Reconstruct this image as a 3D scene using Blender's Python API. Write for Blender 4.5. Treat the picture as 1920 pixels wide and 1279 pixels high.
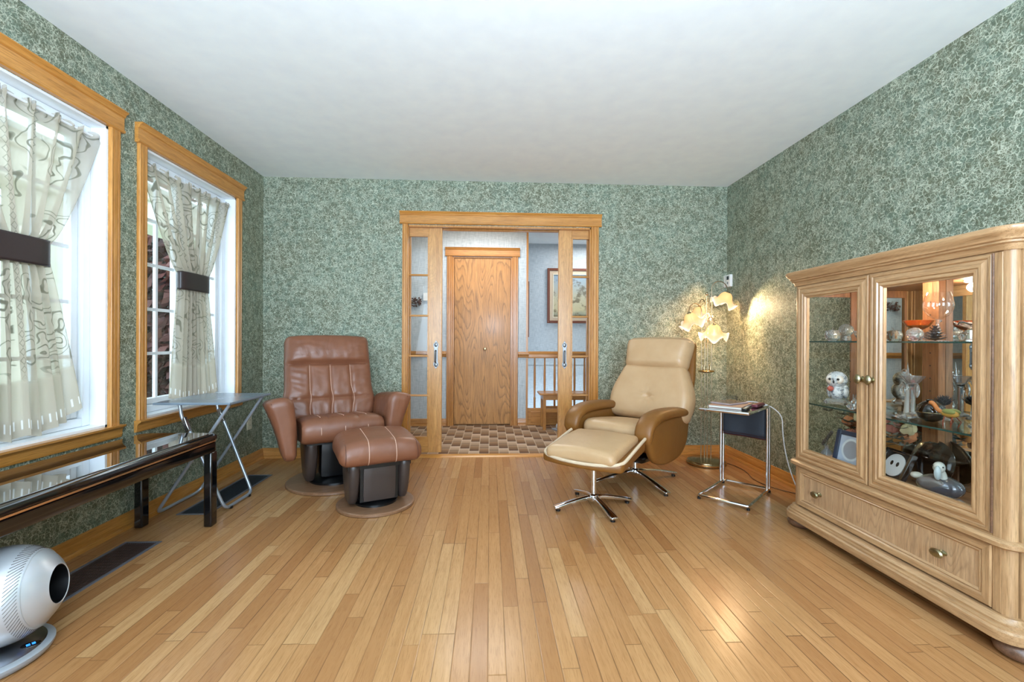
import bpy, bmesh, math, random
from mathutils import Vector, Matrix, noise
random.seed(7)
PI = math.pi
SC = bpy.context.scene
COL = SC.collection
for o in list(bpy.data.objects): bpy.data.objects.remove(o)

# ---------------------------------------------------------------- camera, world, light, exposure
XL, XR, YB, H = -1.968, 2.158, 3.99, 2.44      # left wall, right wall, far wall, ceiling
YR = -2.6                                       # rear wall behind the camera
HALL_Y, HALL_FAR = 5.42, 6.5
cam_d = bpy.data.cameras.new('camera'); cam = bpy.data.objects.new('camera', cam_d); COL.objects.link(cam)
cam_d.sensor_width = 36.0; cam_d.lens = 840.0 / 1920 * 36; cam_d.clip_start = 0.02; cam_d.clip_end = 200
_a = math.radians(2.82); _r = 0.005
_rt = Vector((math.cos(_a), -math.sin(_a), 0)); _up = Vector((0, 0, 1)); _fw = Vector((math.sin(_a), math.cos(_a), 0))
_cr = _rt*math.cos(_r) + _up*math.sin(_r); _cu = _up*math.cos(_r) - _rt*math.sin(_r)
_p = math.atan(-1.2/840.0); _cf = _fw*math.cos(_p) + _cu*math.sin(_p); _cu = _cr.cross(_cf)
cam.matrix_world = Matrix(((_cr.x, _cu.x, -_cf.x, 0), (_cr.y, _cu.y, -_cf.y, 0), (_cr.z, _cu.z, -_cf.z, 1.03), (0, 0, 0, 1)))
SC.camera = cam

w = bpy.data.worlds.new('sky'); SC.world = w; w.use_nodes = True
bg = w.node_tree.nodes['Background']; bg.inputs[0].default_value = (0.68, 0.84, 1.0, 1); bg.inputs[1].default_value = 4.9

def area(name, loc, rot, sx, sy, power, col=(1, 1, 1), spread=PI):
    d = bpy.data.lights.new(name, 'AREA'); d.shape = 'RECTANGLE'; d.size = sx; d.size_y = sy; d.energy = power; d.color = col; d.spread = spread
    o = bpy.data.objects.new(name, d); COL.objects.link(o); o.location = loc; o.rotation_euler = rot; return o
def spot_up(name, loc, power, col, rad=0.15):
    d = bpy.data.lights.new(name, 'SPOT'); d.energy = power; d.color = col; d.shadow_soft_size = rad; d.spot_size = math.radians(168); d.spot_blend = 0.6
    o = bpy.data.objects.new(name, d); COL.objects.link(o); o.location = loc; o.rotation_euler = (PI - 0.45, 0, 0); return o
def point(name, loc, power, col, rad=0.03):
    d = bpy.data.lights.new(name, 'POINT'); d.energy = power; d.color = col; d.shadow_soft_size = rad
    o = bpy.data.objects.new(name, d); COL.objects.link(o); o.location = loc; return o
# fill light added inside the rear window for its daylight, tilted up at the ceiling
area('rear_daylight_fill', (0.1, YR + 0.30, 1.35), (PI/2 + 0.80, 0, 0), 3.4, 1.8, 150, (0.68, 0.84, 1.0))
# unseen fill spot added to brighten the ceiling, no lamp around it; then the two ceiling lamps of the hall and the stairwell
spot_up('ceiling_fill_spot', (0.1, -0.4, 1.40), 300, (0.65, 0.81, 1.0), 0.18)
area('hall_ceiling_light', (-0.1, 4.75, 2.40), (0, 0, 0), 0.9, 0.5, 18, (1.0, 0.96, 0.90))
area('stair_ceiling_light', (1.5, 6.0, 2.40), (0, 0, 0), 0.8, 0.5, 13, (0.97, 0.98, 1.0))
SC.view_settings.view_transform = 'Standard'; SC.view_settings.look = 'None'
SC.view_settings.exposure = 0.34; SC.view_settings.gamma = 1.0; SC.view_settings.use_curve_mapping = False
cy = SC.cycles
cy.use_denoising = True; cy.max_bounces = 10; cy.diffuse_bounces = 4; cy.glossy_bounces = 5; cy.transmission_bounces = 8
cy.transparent_max_bounces = 16; cy.caustics_reflective = False; cy.caustics_refractive = False
cy.sample_clamp_indirect = 6.0; cy.blur_glossy = 0.6

# ---------------------------------------------------------------- node helpers
class NT:
    def __init__(s, name):
        s.m = bpy.data.materials.new(name); s.m.use_nodes = True; s.t = s.m.node_tree; s.n = s.t.nodes; s.l = s.t.links
        s.b = s.n['Principled BSDF']; s.out = s.n['Material Output']; s._tc = None
    def new(s, typ, **kw):
        n = s.n.new(typ)
        for k, v in kw.items(): setattr(n, k, v)
        return n
    def link(s, a, b): s.l.new(a, b)
    def coord(s, which='Object'):
        if not s._tc: s._tc = s.new('ShaderNodeTexCoord')
        return s._tc.outputs[which]
    def mapping(s, vec, scale=(1, 1, 1), loc=(0, 0, 0), rot=(0, 0, 0)):
        n = s.new('ShaderNodeMapping'); s.link(vec, n.inputs[0])
        n.inputs['Scale'].default_value = scale; n.inputs['Location'].default_value = loc; n.inputs['Rotation'].default_value = rot
        return n.outputs[0]
    def noise(s, vec, scale, detail=2, rough=0.5, dist=0.0, out=0):
        n = s.new('ShaderNodeTexNoise'); s.link(vec, n.inputs['Vector']); n.inputs['Scale'].default_value = scale
        n.inputs['Detail'].default_value = detail; n.inputs['Roughness'].default_value = rough; n.inputs['Distortion'].default_value = dist
        return n.outputs[out]
    def ramp(s, fac, stops, interp='LINEAR'):
        n = s.new('ShaderNodeValToRGB'); s.link(fac, n.inputs[0]); cr = n.color_ramp; cr.interpolation = interp
        while len(cr.elements) > 1: cr.elements.remove(cr.elements[-1])
        cr.elements[0].position = stops[0][0]; cr.elements[0].color = c4(stops[0][1])
        for p, c in stops[1:]:
            e = cr.elements.new(p); e.color = c4(c)
        return n.outputs[0]
    def math(s, op, a, b=None, c=None, clamp=False):
        n = s.new('ShaderNodeMath', operation=op); n.use_clamp = clamp
        for i, v in enumerate((a, b, c)):
            if v is None: continue
            if isinstance(v, (int, float)): n.inputs[i].default_value = v
            else: s.link(v, n.inputs[i])
        return n.outputs[0]
    def mix(s, fac, a, b, blend='MIX'):
        n = s.new('ShaderNodeMix', data_type='RGBA', blend_type=blend)
        for i, v in ((0, fac), (6, a), (7, b)):
            if isinstance(v, (int, float)): n.inputs[i].default_value = v
            elif isinstance(v, tuple): n.inputs[i].default_value = c4(v)
            else: s.link(v, n.inputs[i])
        return n.outputs[2]
    def sep(s, vec):
        n = s.new('ShaderNodeSeparateXYZ'); s.link(vec, n.inputs[0]); return n.outputs
    def comb(s, x, y, z):
        n = s.new('ShaderNodeCombineXYZ')
        for i, v in enumerate((x, y, z)):
            if isinstance(v, (int, float)): n.inputs[i].default_value = v
            else: s.link(v, n.inputs[i])
        return n.outputs[0]
    def bump(s, h, strength=0.2, dist=0.01):
        n = s.new('ShaderNodeBump'); s.link(h, n.inputs['Height']); n.inputs['Strength'].default_value = strength; n.inputs['Distance'].default_value = dist
        s.link(n.outputs[0], s.b.inputs['Normal']); return n
    def base(s, c):
        if isinstance(c, tuple): s.b.inputs['Base Color'].default_value = c4(c)
        else: s.link(c, s.b.inputs['Base Color'])
    def set(s, **kw):
        names = {'rough': 'Roughness', 'metal': 'Metallic', 'spec': 'Specular IOR Level', 'coat': 'Coat Weight', 'coatr': 'Coat Roughness',
                 'trans': 'Transmission Weight', 'ior': 'IOR', 'alpha': 'Alpha', 'sheen': 'Sheen Weight', 'emis': 'Emission Strength'}
        for k, v in kw.items():
            i = s.b.inputs[names[k]]
            if isinstance(v, (int, float)): i.default_value = v
            else: s.link(v, i)
        return s
def c4(c): return (c[0], c[1], c[2], 1.0)
def S(r, g, b):   # sRGB 0..255 -> linear
    f = lambda v: (v/255)/12.92 if v <= 10 else ((v/255 + 0.055)/1.055)**2.4
    return (f(r), f(g), f(b))

def plain(name, col, rough=0.5, metal=0.0, bump=None, **kw):
    t = NT(name)
    v = t.noise(t.coord(), 9, 3)
    k = 0.93
    t.base(t.mix(v, tuple(x*k for x in col), tuple(min(1, x*1.06) for x in col)))
    t.set(rough=rough, metal=metal, **kw)
    if bump: t.bump(t.noise(t.coord(), bump[0], 3), bump[1], bump[2] if len(bump) > 2 else 0.002)
    return t.m

def wood(name, light, dark, axis='z', scale=1.0, rings=0.0, rough=0.32, coat=0.25, pore=0.5, offs=(0, 0, 0)):
    """oak-like grain running along one axis; rings > 0 adds cathedral figure"""
    t = NT(name)
    st = {'x': (1, 16, 16), 'y': (16, 1, 16), 'z': (16, 16, 1)}[axis]
    ri = t.new('ShaderNodeObjectInfo').outputs['Random']
    base = t.mapping(t.coord(), (1, 1, 1), offs)
    sh = t.new('ShaderNodeVectorMath', operation='ADD'); t.link(base, sh.inputs[0]); t.link(t.math('MULTIPLY', ri, 7.0), sh.inputs[1])
    base = sh.outputs[0]
    g1 = t.noise(t.mapping(base, tuple(x*1.0*scale for x in st)), 3.0, 4, 0.6)
    g2 = t.noise(t.mapping(base, tuple(x*(5.0 if x > 1 else 2.5)*scale for x in st)), 4.0, 3, 0.65)
    col = t.ramp(g1, [(0.25, dark), (0.52, tuple(0.5*(a+b) for a, b in zip(light, dark))), (0.75, light)])
    pm = t.ramp(g2, [(0.36, (1, 1, 1)), (0.47, (0, 0, 0))])
    col = t.mix(t.math('MULTIPLY', pm, pore), col, tuple(x*0.42 for x in dark))
    if rings > 0:
        st2 = {'x': (0.9, 5, 5), 'y': (5, 0.9, 5), 'z': (5, 5, 0.9)}[axis]
        n = t.noise(t.mapping(base, tuple(x*scale for x in st2)), 1.1, 1, 0.4)
        n2 = t.noise(t.mapping(base, tuple(x*4 for x in st2)), 2.0, 2, 0.5)
        v = t.math('FRACT', t.math('MULTIPLY', t.math('ADD', n, t.math('MULTIPLY', n2, 0.03)), 26.0))
        line = t.ramp(v, [(0.0, (1, 1, 1)), (0.16, (0.35, 0.35, 0.35)), (0.5, (0, 0, 0)), (0.86, (0, 0, 0)), (1.0, (0.9, 0.9, 0.9))])
        col = t.mix(t.math('MULTIPLY', line, rings), col, tuple(x*0.45 for x in dark))
    t.base(col); t.set(rough=rough, coat=coat, coatr=0.15)
    t.bump(g2, 0.12, 0.001)
    return t.m

def leather(name, col, dark, rough=0.38):
    t = NT(name)
    n1 = t.noise(t.coord(), 5, 3, 0.6); n2 = t.noise(t.coord(), 260, 2, 0.6)
    n3 = t.noise(t.mapping(t.coord(), (1, 1, 0.5)), 9, 4, 0.55, 1.2)
    t.base(t.mix(n1, dark, col))
    h = t.math('ADD', t.math('MULTIPLY', n2, 0.10), t.math('MULTIPLY', n3, 0.9))
    t.bump(h, 0.22, 0.016); t.set(rough=rough, spec=0.5, coat=0.04, coatr=0.3)
    return t.m

# ---------------------------------------------------------------- materials
OAK_L, OAK_D = S(214, 154, 80), S(176, 114, 44)
M = {}
for ax in 'xyz':
    M['oak_'+ax] = wood('oak_trim_'+ax, OAK_L, OAK_D, ax, 1.0, 0.10)
    M['hoak_'+ax] = wood('hall_oak_trim_'+ax, S(206, 146, 78), S(166, 108, 48), ax, 1.0, 0.10)
    M['cab_'+ax] = wood('cabinet_oak_'+ax, S(206, 168, 124), S(160, 120, 80), ax, 1.4, 0.12, rough=0.38)
    M['cabin_'+ax] = wood('cabinet_inner_oak_'+ax, S(176, 122, 82), S(116, 72, 44), ax, 1.0, 0.10, rough=0.4)
M['pocket'] = wood('pocket_door_oak', S(222, 168, 100), S(184, 126, 64), 'z', 1.5, 0.22)
M['pocket_x'] = wood('pocket_door_oak_rail', S(214, 158, 88), S(178, 120, 58), 'x', 1.2, 0.15)
M['halldoor'] = wood('hall_door_oak', S(204, 146, 80), S(172, 116, 54), 'z', 0.8, 0.75, rough=0.5, coat=0.08, offs=(3.1, 0, 1.7))
M['cabdrawer'] = wood('drawer_oak', S(214, 178, 138), S(174, 136, 98), 'z', 1.6, 0.40, rough=0.38)
M['bun'] = wood('dark_bun_wood', S(132, 96, 72), S(84, 58, 44), 'x', 1.0, 0.0)
M['basewood'] = wood('recliner_base_wood', S(150, 112, 84), S(118, 84, 58), 'x', 1.0, 0.0)

def mat_floor():
    t = NT('oak_strip_floor'); P = 0.0579
    x, y, z = t.sep(t.coord())
    u = t.math('DIVIDE', t.math('ADD', x, 10.0+0.018), P); ix = t.math('FLOOR', u); fx = t.math('FRACT', u)
    w1 = t.new('ShaderNodeTexWhiteNoise', noise_dimensions='1D'); t.link(ix, w1.inputs['W'])
    L = t.math('ADD', t.math('MULTIPLY', w1.outputs[0], 0.75), 0.55)
    v = t.math('ADD', t.math('DIVIDE', t.math('ADD', y, 10.0), L), t.math('MULTIPLY', w1.outputs[0], 17.3))
    iy = t.math('FLOOR', v); fy = t.math('FRACT', v)
    w2 = t.new('ShaderNodeTexWhiteNoise', noise_dimensions='2D'); t.link(t.comb(ix, iy, 0.0), w2.inputs['Vector'])
    r = w2.outputs[0]
    off = t.new('ShaderNodeVectorMath', operation='ADD'); t.link(t.coord(), off.inputs[0]); t.link(t.math('MULTIPLY', r, 31.0), off.inputs[1])
    g = t.noise(t.mapping(off.outputs[0], (22, 1.4, 1)), 3.0, 4, 0.6)
    g2 = t.noise(t.mapping(off.outputs[0], (110, 6, 1)), 3.0, 3, 0.6)
    col = t.ramp(r, [(0.0, S(164, 114, 70)), (0.25, S(179, 129, 82)), (0.6, S(188, 139, 90)), (0.85, S(195, 147, 97)), (1.0, S(203, 160, 110))])
    col = t.mix(t.ramp(g, [(0.3, (0, 0, 0)), (0.75, (1, 1, 1))]), t.mix(0.45, col, S(150, 102, 58)), col)
    col = t.mix(t.math('MULTIPLY', t.ramp(g2, [(0.36, (1, 1, 1)), (0.48, (0, 0, 0))]), 0.28), col, S(120, 74, 36))
    ex = t.math('MINIMUM', fx, t.math('SUBTRACT', 1.0, fx))
    ey = t.math('MULTIPLY', t.math('MINIMUM', fy, t.math('SUBTRACT', 1.0, fy)), t.math('DIVIDE', L, P))
    e = t.math('MINIMUM', ex, ey)
    gap = t.ramp(e, [(0.0, (1, 1, 1)), (0.018, (0.8, 0.8, 0.8)), (0.042, (0, 0, 0))])
    gs = t.ramp(t.noise(t.coord(), 3.0, 2), [(0.35, (0.25, 0.25, 0.25)), (0.7, (1, 1, 1))])
    col = t.mix(t.math('MULTIPLY', gap, t.math('MULTIPLY', gs, 0.9)), col, S(66, 40, 20))
    t.base(col)
    t.set(rough=0.23, spec=0.42)
    t.bump(t.math('ADD', t.math('MULTIPLY', gap, -1.0), t.math('MULTIPLY', g2, 0.12)), 0.14, 0.003)
    return t.m
M['floor'] = mat_floor()

def mat_paper():
    t = NT('green_crackle_wallpaper')
    co = t.coord()
    nd = t.new('ShaderNodeTexNoise'); t.link(co, nd.inputs['Vector']); nd.inputs['Scale'].default_value = 34; nd.inputs['Detail'].default_value = 2
    dv = t.new('ShaderNodeVectorMath', operation='MULTIPLY_ADD'); t.link(nd.outputs[1], dv.inputs[0]); dv.inputs[1].default_value = (0.035,)*3; t.link(co, dv.inputs[2])
    def crack(scale, wdt):
        v = t.new('ShaderNodeTexVoronoi', feature='DISTANCE_TO_EDGE'); t.link(dv.outputs[0], v.inputs['Vector']); v.inputs['Scale'].default_value = scale
        return t.ramp(v.outputs[0], [(0.0, (1, 1, 1)), (wdt*0.45, (0.8, 0.8, 0.8)), (wdt, (0, 0, 0))])
    brk = t.ramp(t.noise(co, 40, 2), [(0.36, (0.0,)*3), (0.50, (1, 1, 1))])
    brk2 = t.ramp(t.noise(t.mapping(co, loc=(4, 2, 1)), 22, 2), [(0.45, (0.0,)*3), (0.6, (1, 1, 1))])
    l1 = t.math('MULTIPLY', crack(40, 0.060), brk); l2 = t.math('MULTIPLY', crack(92, 0.10), brk2)
    ln = t.math('MAXIMUM', l1, t.math('MULTIPLY', l2, 0.8))
    big = t.noise(co, 3.2, 3, 0.6); mid = t.noise(co, 24, 3, 0.6); fine = t.noise(co, 130, 2, 0.6)
    c = t.ramp(big, [(0.33, S(102, 105, 84)), (0.5, S(104, 115, 98)), (0.66, S(106, 122, 106))])
    c = t.mix(t.ramp(mid, [(0.35, (0.6,)*3), (0.58, (0, 0, 0))]), c, S(96, 94, 70))
    c = t.mix(t.math('MULTIPLY', t.ramp(fine, [(0.52, (0, 0, 0)), (0.68, (1, 1, 1))]), 0.55), c, S(170, 186, 164))
    c = t.mix(t.math('MULTIPLY', t.ramp(fine, [(0.34, (1, 1, 1)), (0.46, (0, 0, 0))]), 0.38), c, S(52, 62, 48))
    c = t.mix(t.math('MULTIPLY', ln, 0.80), c, S(208, 212, 190))
    t.base(c); t.set(rough=0.55, spec=0.35)
    t.bump(t.math('ADD', ln, fine), 0.2, 0.002)
    return t.m
M['paper'] = mat_paper()
def mat_hallpaper():
    t = NT('pale_blue_woven_wallpaper')
    co = t.coord()
    w1 = t.noise(t.mapping(co, (180, 180, 14)), 1.0, 2); w2 = t.noise(t.mapping(co, (14, 14, 180)), 1.0, 2)
    v = t.math('ADD', t.math('MULTIPLY', w1, 0.5), t.math('MULTIPLY', w2, 0.5))
    t.base(t.ramp(v, [(0.35, S(166, 176, 180)), (0.5, S(190, 198, 202)), (0.65, S(206, 212, 214))]))
    t.set(rough=0.8, spec=0.2); t.bump(v, 0.25, 0.002); return t.m
M['hallpaper'] = mat_hallpaper()
M['ceil'] = plain('white_ceiling_paint', S(242, 249, 255), 0.9, bump=(120, 0.05), spec=0.1)
M['white'] = plain('white_vinyl', S(236, 240, 244), 0.35)
M['extwhite'] = plain('white_porch_paint', S(240, 242, 240), 0.6)
M['extbeige'] = plain('beige_porch_siding', S(206, 200, 180), 0.7)
M['plastic'] = plain('white_plastic', S(236, 236, 232), 0.4)
M['ivory'] = plain('ivory_plastic', S(214, 208, 184), 0.4)

def mat_tiles():
    t = NT('brown_checker_carpet')
    x, y, z = t.sep(t.coord()); A, B = 0.0925, 0.378
    u = t.math('DIVIDE', t.math('ADD', x, 10.0-0.006), A); iu = t.math('FLOOR', u); fu = t.math('FRACT', u)
    v = t.math('ADD', t.math('DIVIDE', t.math('ADD', y, 10.0), B), t.math('MULTIPLY', iu, 0.25)); iv = t.math('FLOOR', v); fv = t.math('FRACT', v)
    dark = t.math('LESS_THAN', fv, 0.5); f2 = t.math('FRACT', t.math('MULTIPLY', fv, 2.0))
    wn = t.new('ShaderNodeTexWhiteNoise', noise_dimensions='3D'); t.link(t.comb(iu, iv, dark), wn.inputs['Vector'])
    cd = t.ramp(f2, [(0.0, S(84, 60, 44)), (0.35, S(124, 92, 66)), (0.9, S(160, 126, 94)), (1.0, S(196, 170, 140))])
    cl = t.ramp(f2, [(0.0, S(120, 96, 76)), (0.3, S(172, 144, 116)), (0.9, S(196, 170, 144)), (1.0, S(226, 208, 186))])
    c = t.mix(dark, cl, cd)
    c = t.mix(t.math('MULTIPLY', wn.outputs[0], 0.35), c, S(106, 84, 68))
    eu = t.math('MINIMUM', fu, t.math('SUBTRACT', 1.0, fu))
    ed = t.ramp(eu, [(0.0, (1, 1, 1)), (0.03, (0.6,)*3), (0.06, (0, 0, 0))])
    c = t.mix(t.math('MULTIPLY', ed, 0.6), c, S(216, 196, 170))
    t.base(c); t.set(rough=0.75, spec=0.2)
    t.bump(t.noise(t.coord(), 150, 2), 0.3, 0.003); return t.m
M['tiles'] = mat_tiles()
M['leather_br'] = leather('brown_leather', S(142, 92, 66), S(108, 65, 45))
M['leather_bg'] = leather('tan_leather', S(206, 172, 132), S(182, 144, 102), 0.36)
M['leather_bgd'] = leather('tan_leather_outer', S(140, 92, 38), S(112, 70, 24), 0.45)
M['leather_pale'] = leather('pale_piping_leather', S(226, 206, 180), S(206, 184, 152), 0.4)
M['seam'] = plain('pale_stitch', S(214, 178, 158), 0.6)
M['seam_dk'] = plain('dark_seam', S(84, 46, 34), 0.6)
M['pod'] = plain('dark_brown_plastic', S(62, 52, 48), 0.35, bump=(200, 0.1))
M['chrome'] = plain('chrome', (0.82, 0.84, 0.87), 0.08, 1.0)
M['alu'] = plain('brushed_aluminium', (0.62, 0.65, 0.70), 0.24, 1.0)
M['brass'] = plain('antique_brass', (0.46, 0.36, 0.21), 0.22, 1.0)
M['stemmetal'] = plain('dark_brass_stem', (0.24, 0.19, 0.12), 0.35, 1.0)
M['brassk'] = plain('aged_brass_knob', (0.36, 0.33, 0.20), 0.28, 1.0)
M['pewter'] = plain('dark_pewter', (0.22, 0.23, 0.24), 0.38, 1.0)
M['steeltube'] = plain('grey_steel_tube', S(176, 186, 198), 0.28, 0.55)
M['lacquer'] = plain('black_lacquer', S(12, 12, 14), 0.10, coat=0.6, coatr=0.04)
M['copper'] = plain('copper_inlay', (0.75, 0.42, 0.20), 0.25, 0.8)
M['blackglass'] = plain('smoked_table_glass', S(30, 28, 30), 0.02, spec=0.9, ior=1.8, coat=0.8, coatr=0.0)
M['trayslate'] = plain('grey_marbled_laminate', S(120, 134, 146), 0.22, bump=(40, 0.05))
M['blackfab'] = plain('black_canvas', S(44, 52, 64), 0.6, bump=(300, 0.3))
M['maroon'] = plain('maroon_binding', S(60, 16, 16), 0.7)
M['band'] = plain('dark_brown_satin_band', S(52, 42, 42), 0.35)
M['silver'] = plain('silver_paint', S(196, 200, 204), 0.30, 0.45)
M['silverbase'] = plain('grey_silver_plastic', S(168, 174, 180), 0.35, 0.35)
M['black'] = plain('black_plastic', S(14, 14, 15), 0.3)
M['bluegrey'] = plain('blue_grey_register_frame', S(120, 122, 130), 0.4, 0.4)
M['grillebr'] = plain('dark_brown_grille', S(86, 66, 60), 0.4, 0.3)
M['grillebk'] = plain('charcoal_grille', S(50, 58, 66), 0.4, 0.3)
M['cable_w'] = plain('white_cable', S(224, 226, 230), 0.5)
M['cable_b'] = plain('brown_cable', S(96, 60, 36), 0.5)

def mat_glass(name, tint=(1, 1, 1), refl=0.06, rough=0.0, edge=0.6):
    t = NT(name); t.n.remove(t.b)
    tr = t.new('ShaderNodeBsdfTransparent'); tr.inputs[0].default_value = c4(tint)
    gl = t.new('ShaderNodeBsdfGlossy'); gl.inputs['Roughness'].default_value = rough
    lw = t.new('ShaderNodeLayerWeight'); lw.inputs[0].default_value = 0.5
    fc = t.math('MULTIPLY_ADD', t.math('POWER', lw.outputs['Facing'], 5.0), edge, refl, clamp=True)
    mx = t.new('ShaderNodeMixShader'); t.link(fc, mx.inputs[0])
    t.link(tr.outputs[0], mx.inputs[1]); t.link(gl.outputs[0], mx.inputs[2]); t.link(mx.outputs[0], t.out.inputs[0]); return t.m
M['hallglass'] = mat_glass('pocket_door_glass', (0.97, 0.98, 0.98), 0.012, 0, 0.4)
M['glass'] = mat_glass('window_glass', (0.97, 0.99, 0.98), 0.04)
M['cabglass'] = mat_glass('cabinet_door_glass', (0.97, 0.98, 0.97), 0.02, 0, 0.3)
M['sideglass'] = mat_glass('cabinet_side_glass', (0.97, 0.98, 0.97), 0.0, 0, 0.04)
M['shelfglass'] = mat_glass('shelf_glass', (0.90, 0.97, 0.95), 0.05)
M['shelfedge'] = plain('green_glass_edge', S(44, 78, 74), 0.15)
M['mirror'] = plain('mirror_silver', (0.86, 0.90, 0.88), 0.0, 1.0)
def mat_crystal(name, col=(1, 1, 1), mixd=0.0):
    t = NT(name); t.base(col); t.set(rough=0.02, trans=1.0 - mixd, ior=1.5, spec=0.6); return t.m
M['crystal'] = mat_crystal('clear_crystal', (0.97, 0.98, 1.0), 0.14)
M['amber'] = mat_crystal('amber_crystal', S(226, 132, 60), 0.3)
M['bluecrys'] = mat_crystal('blue_crystal', S(110, 190, 240), 0.3)
M['smoke'] = mat_crystal('smoke_crystal', S(120, 116, 118), 0.3)

def mat_lace(name, col, x_alpha):
    """white lace; scroll and diamond motifs thicker than the net between them"""
    t = NT(name); t.n.remove(t.b)
    uv = t.coord('UV'); u, v, _ = t.sep(uv)
    # diamond chain stripes
    su = t.math('ABSOLUTE', t.math('SUBTRACT', t.math('FRACT', t.math('MULTIPLY', u, 5.0)), 0.5))
    sv = t.math('ABSOLUTE', t.math('SUBTRACT', t.math('FRACT', t.math('MULTIPLY', v, 38.0)), 0.5))
    dd = t.math('ADD', t.math('MULTIPLY', su, 8.0), sv)
    dia = t.ramp(t.math('ABSOLUTE', t.math('SUBTRACT', dd, 0.42)), [(0.0, (.7,)*3), (0.05, (.6,)*3), (0.10, (0, 0, 0))])
    # scrolls: warped rings
    sc = t.mapping(uv, (11.0, 12.0, 1.0))
    nz = t.new('ShaderNodeTexNoise'); t.link(sc, nz.inputs['Vector']); nz.inputs['Scale'].default_value = 1.3; nz.inputs['Detail'].default_value = 1
    wv = t.new('ShaderNodeVectorMath', operation='MULTIPLY_ADD'); t.link(nz.outputs[1], wv.inputs[0]); wv.inputs[1].default_value = (1.1, 1.1, 0); t.link(sc, wv.inputs[2])
    vo = t.new('ShaderNodeTexVoronoi', feature='F1'); t.link(wv.outputs[0], vo.inputs['Vector']); vo.inputs['Scale'].default_value = 0.9
    rg = t.math('ABSOLUTE', t.math('SINE', t.math('MULTIPLY', vo.outputs[0], 17.0)))
    scr = t.math('MULTIPLY', t.ramp(rg, [(0.0, (1, 1, 1)), (0.26, (1, 1, 1)), (0.42, (0, 0, 0))]),
                 t.ramp(vo.outputs[0], [(0.55, (1, 1, 1)), (0.66, (0, 0, 0))]))
    zone = t.ramp(su, [(0.10, (0, 0, 0)), (0.13, (1, 1, 1))])
    mot = t.math('MAXIMUM', t.math('MULTIPLY', scr, zone), dia)
    hem = t.ramp(v, [(0.16, (1, 1, 1)), (0.20, (0, 0, 0))])        # plain cloth below the lace
    mot = t.math('MULTIPLY', mot, t.math('SUBTRACT', 1.0, hem))
    hv = t.ramp(t.math('ABSOLUTE', t.math('SUBTRACT', v, 0.035)), [(0.0, (1, 1, 1)), (0.012, (1, 1, 1)), (0.015, (0, 0, 0))])
    hz = t.math('MULTIPLY', hv, t.ramp(t.math('ABSOLUTE', t.math('SINE', t.math('MULTIPLY', u, 150.0))), [(0.2, (1, 1, 1)), (0.5, (0, 0, 0))]))
    cc = t.mix(mot, c4(col)[:3], tuple(x*0.42 for x in (col[0]*.95, col[1], col[2]*0.92)))
    cc = t.mix(hz, cc, (0.9, 0.9, 0.88))
    df = t.new('ShaderNodeBsdfDiffuse'); t.link(cc, df.inputs[0])
    tl = t.new('ShaderNodeBsdfTranslucent'); t.link(cc, tl.inputs[0])
    tp = t.new('ShaderNodeBsdfTransparent')
    m1 = t.new('ShaderNodeMixShader'); m1.inputs[0].default_value = 0.32; t.link(df.outputs[0], m1.inputs[1]); t.link(tl.outputs[0], m1.inputs[2])
    net = t.math('MAXIMUM', t.math('MAXIMUM', t.math('MULTIPLY', mot, 0.95), t.math('MULTIPLY', hem, 0.93)), x_alpha)
    m2 = t.new('ShaderNodeMixShader'); t.link(net, m2.inputs[0]); t.link(tp.outputs[0], m2.inputs[1]); t.link(m1.outputs[0], m2.inputs[2])
    t.link(m2.outputs[0], t.out.inputs[0]); return t.m
M['lace'] = mat_lace('cream_lace', S(192, 182, 164), 0.66)

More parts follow.
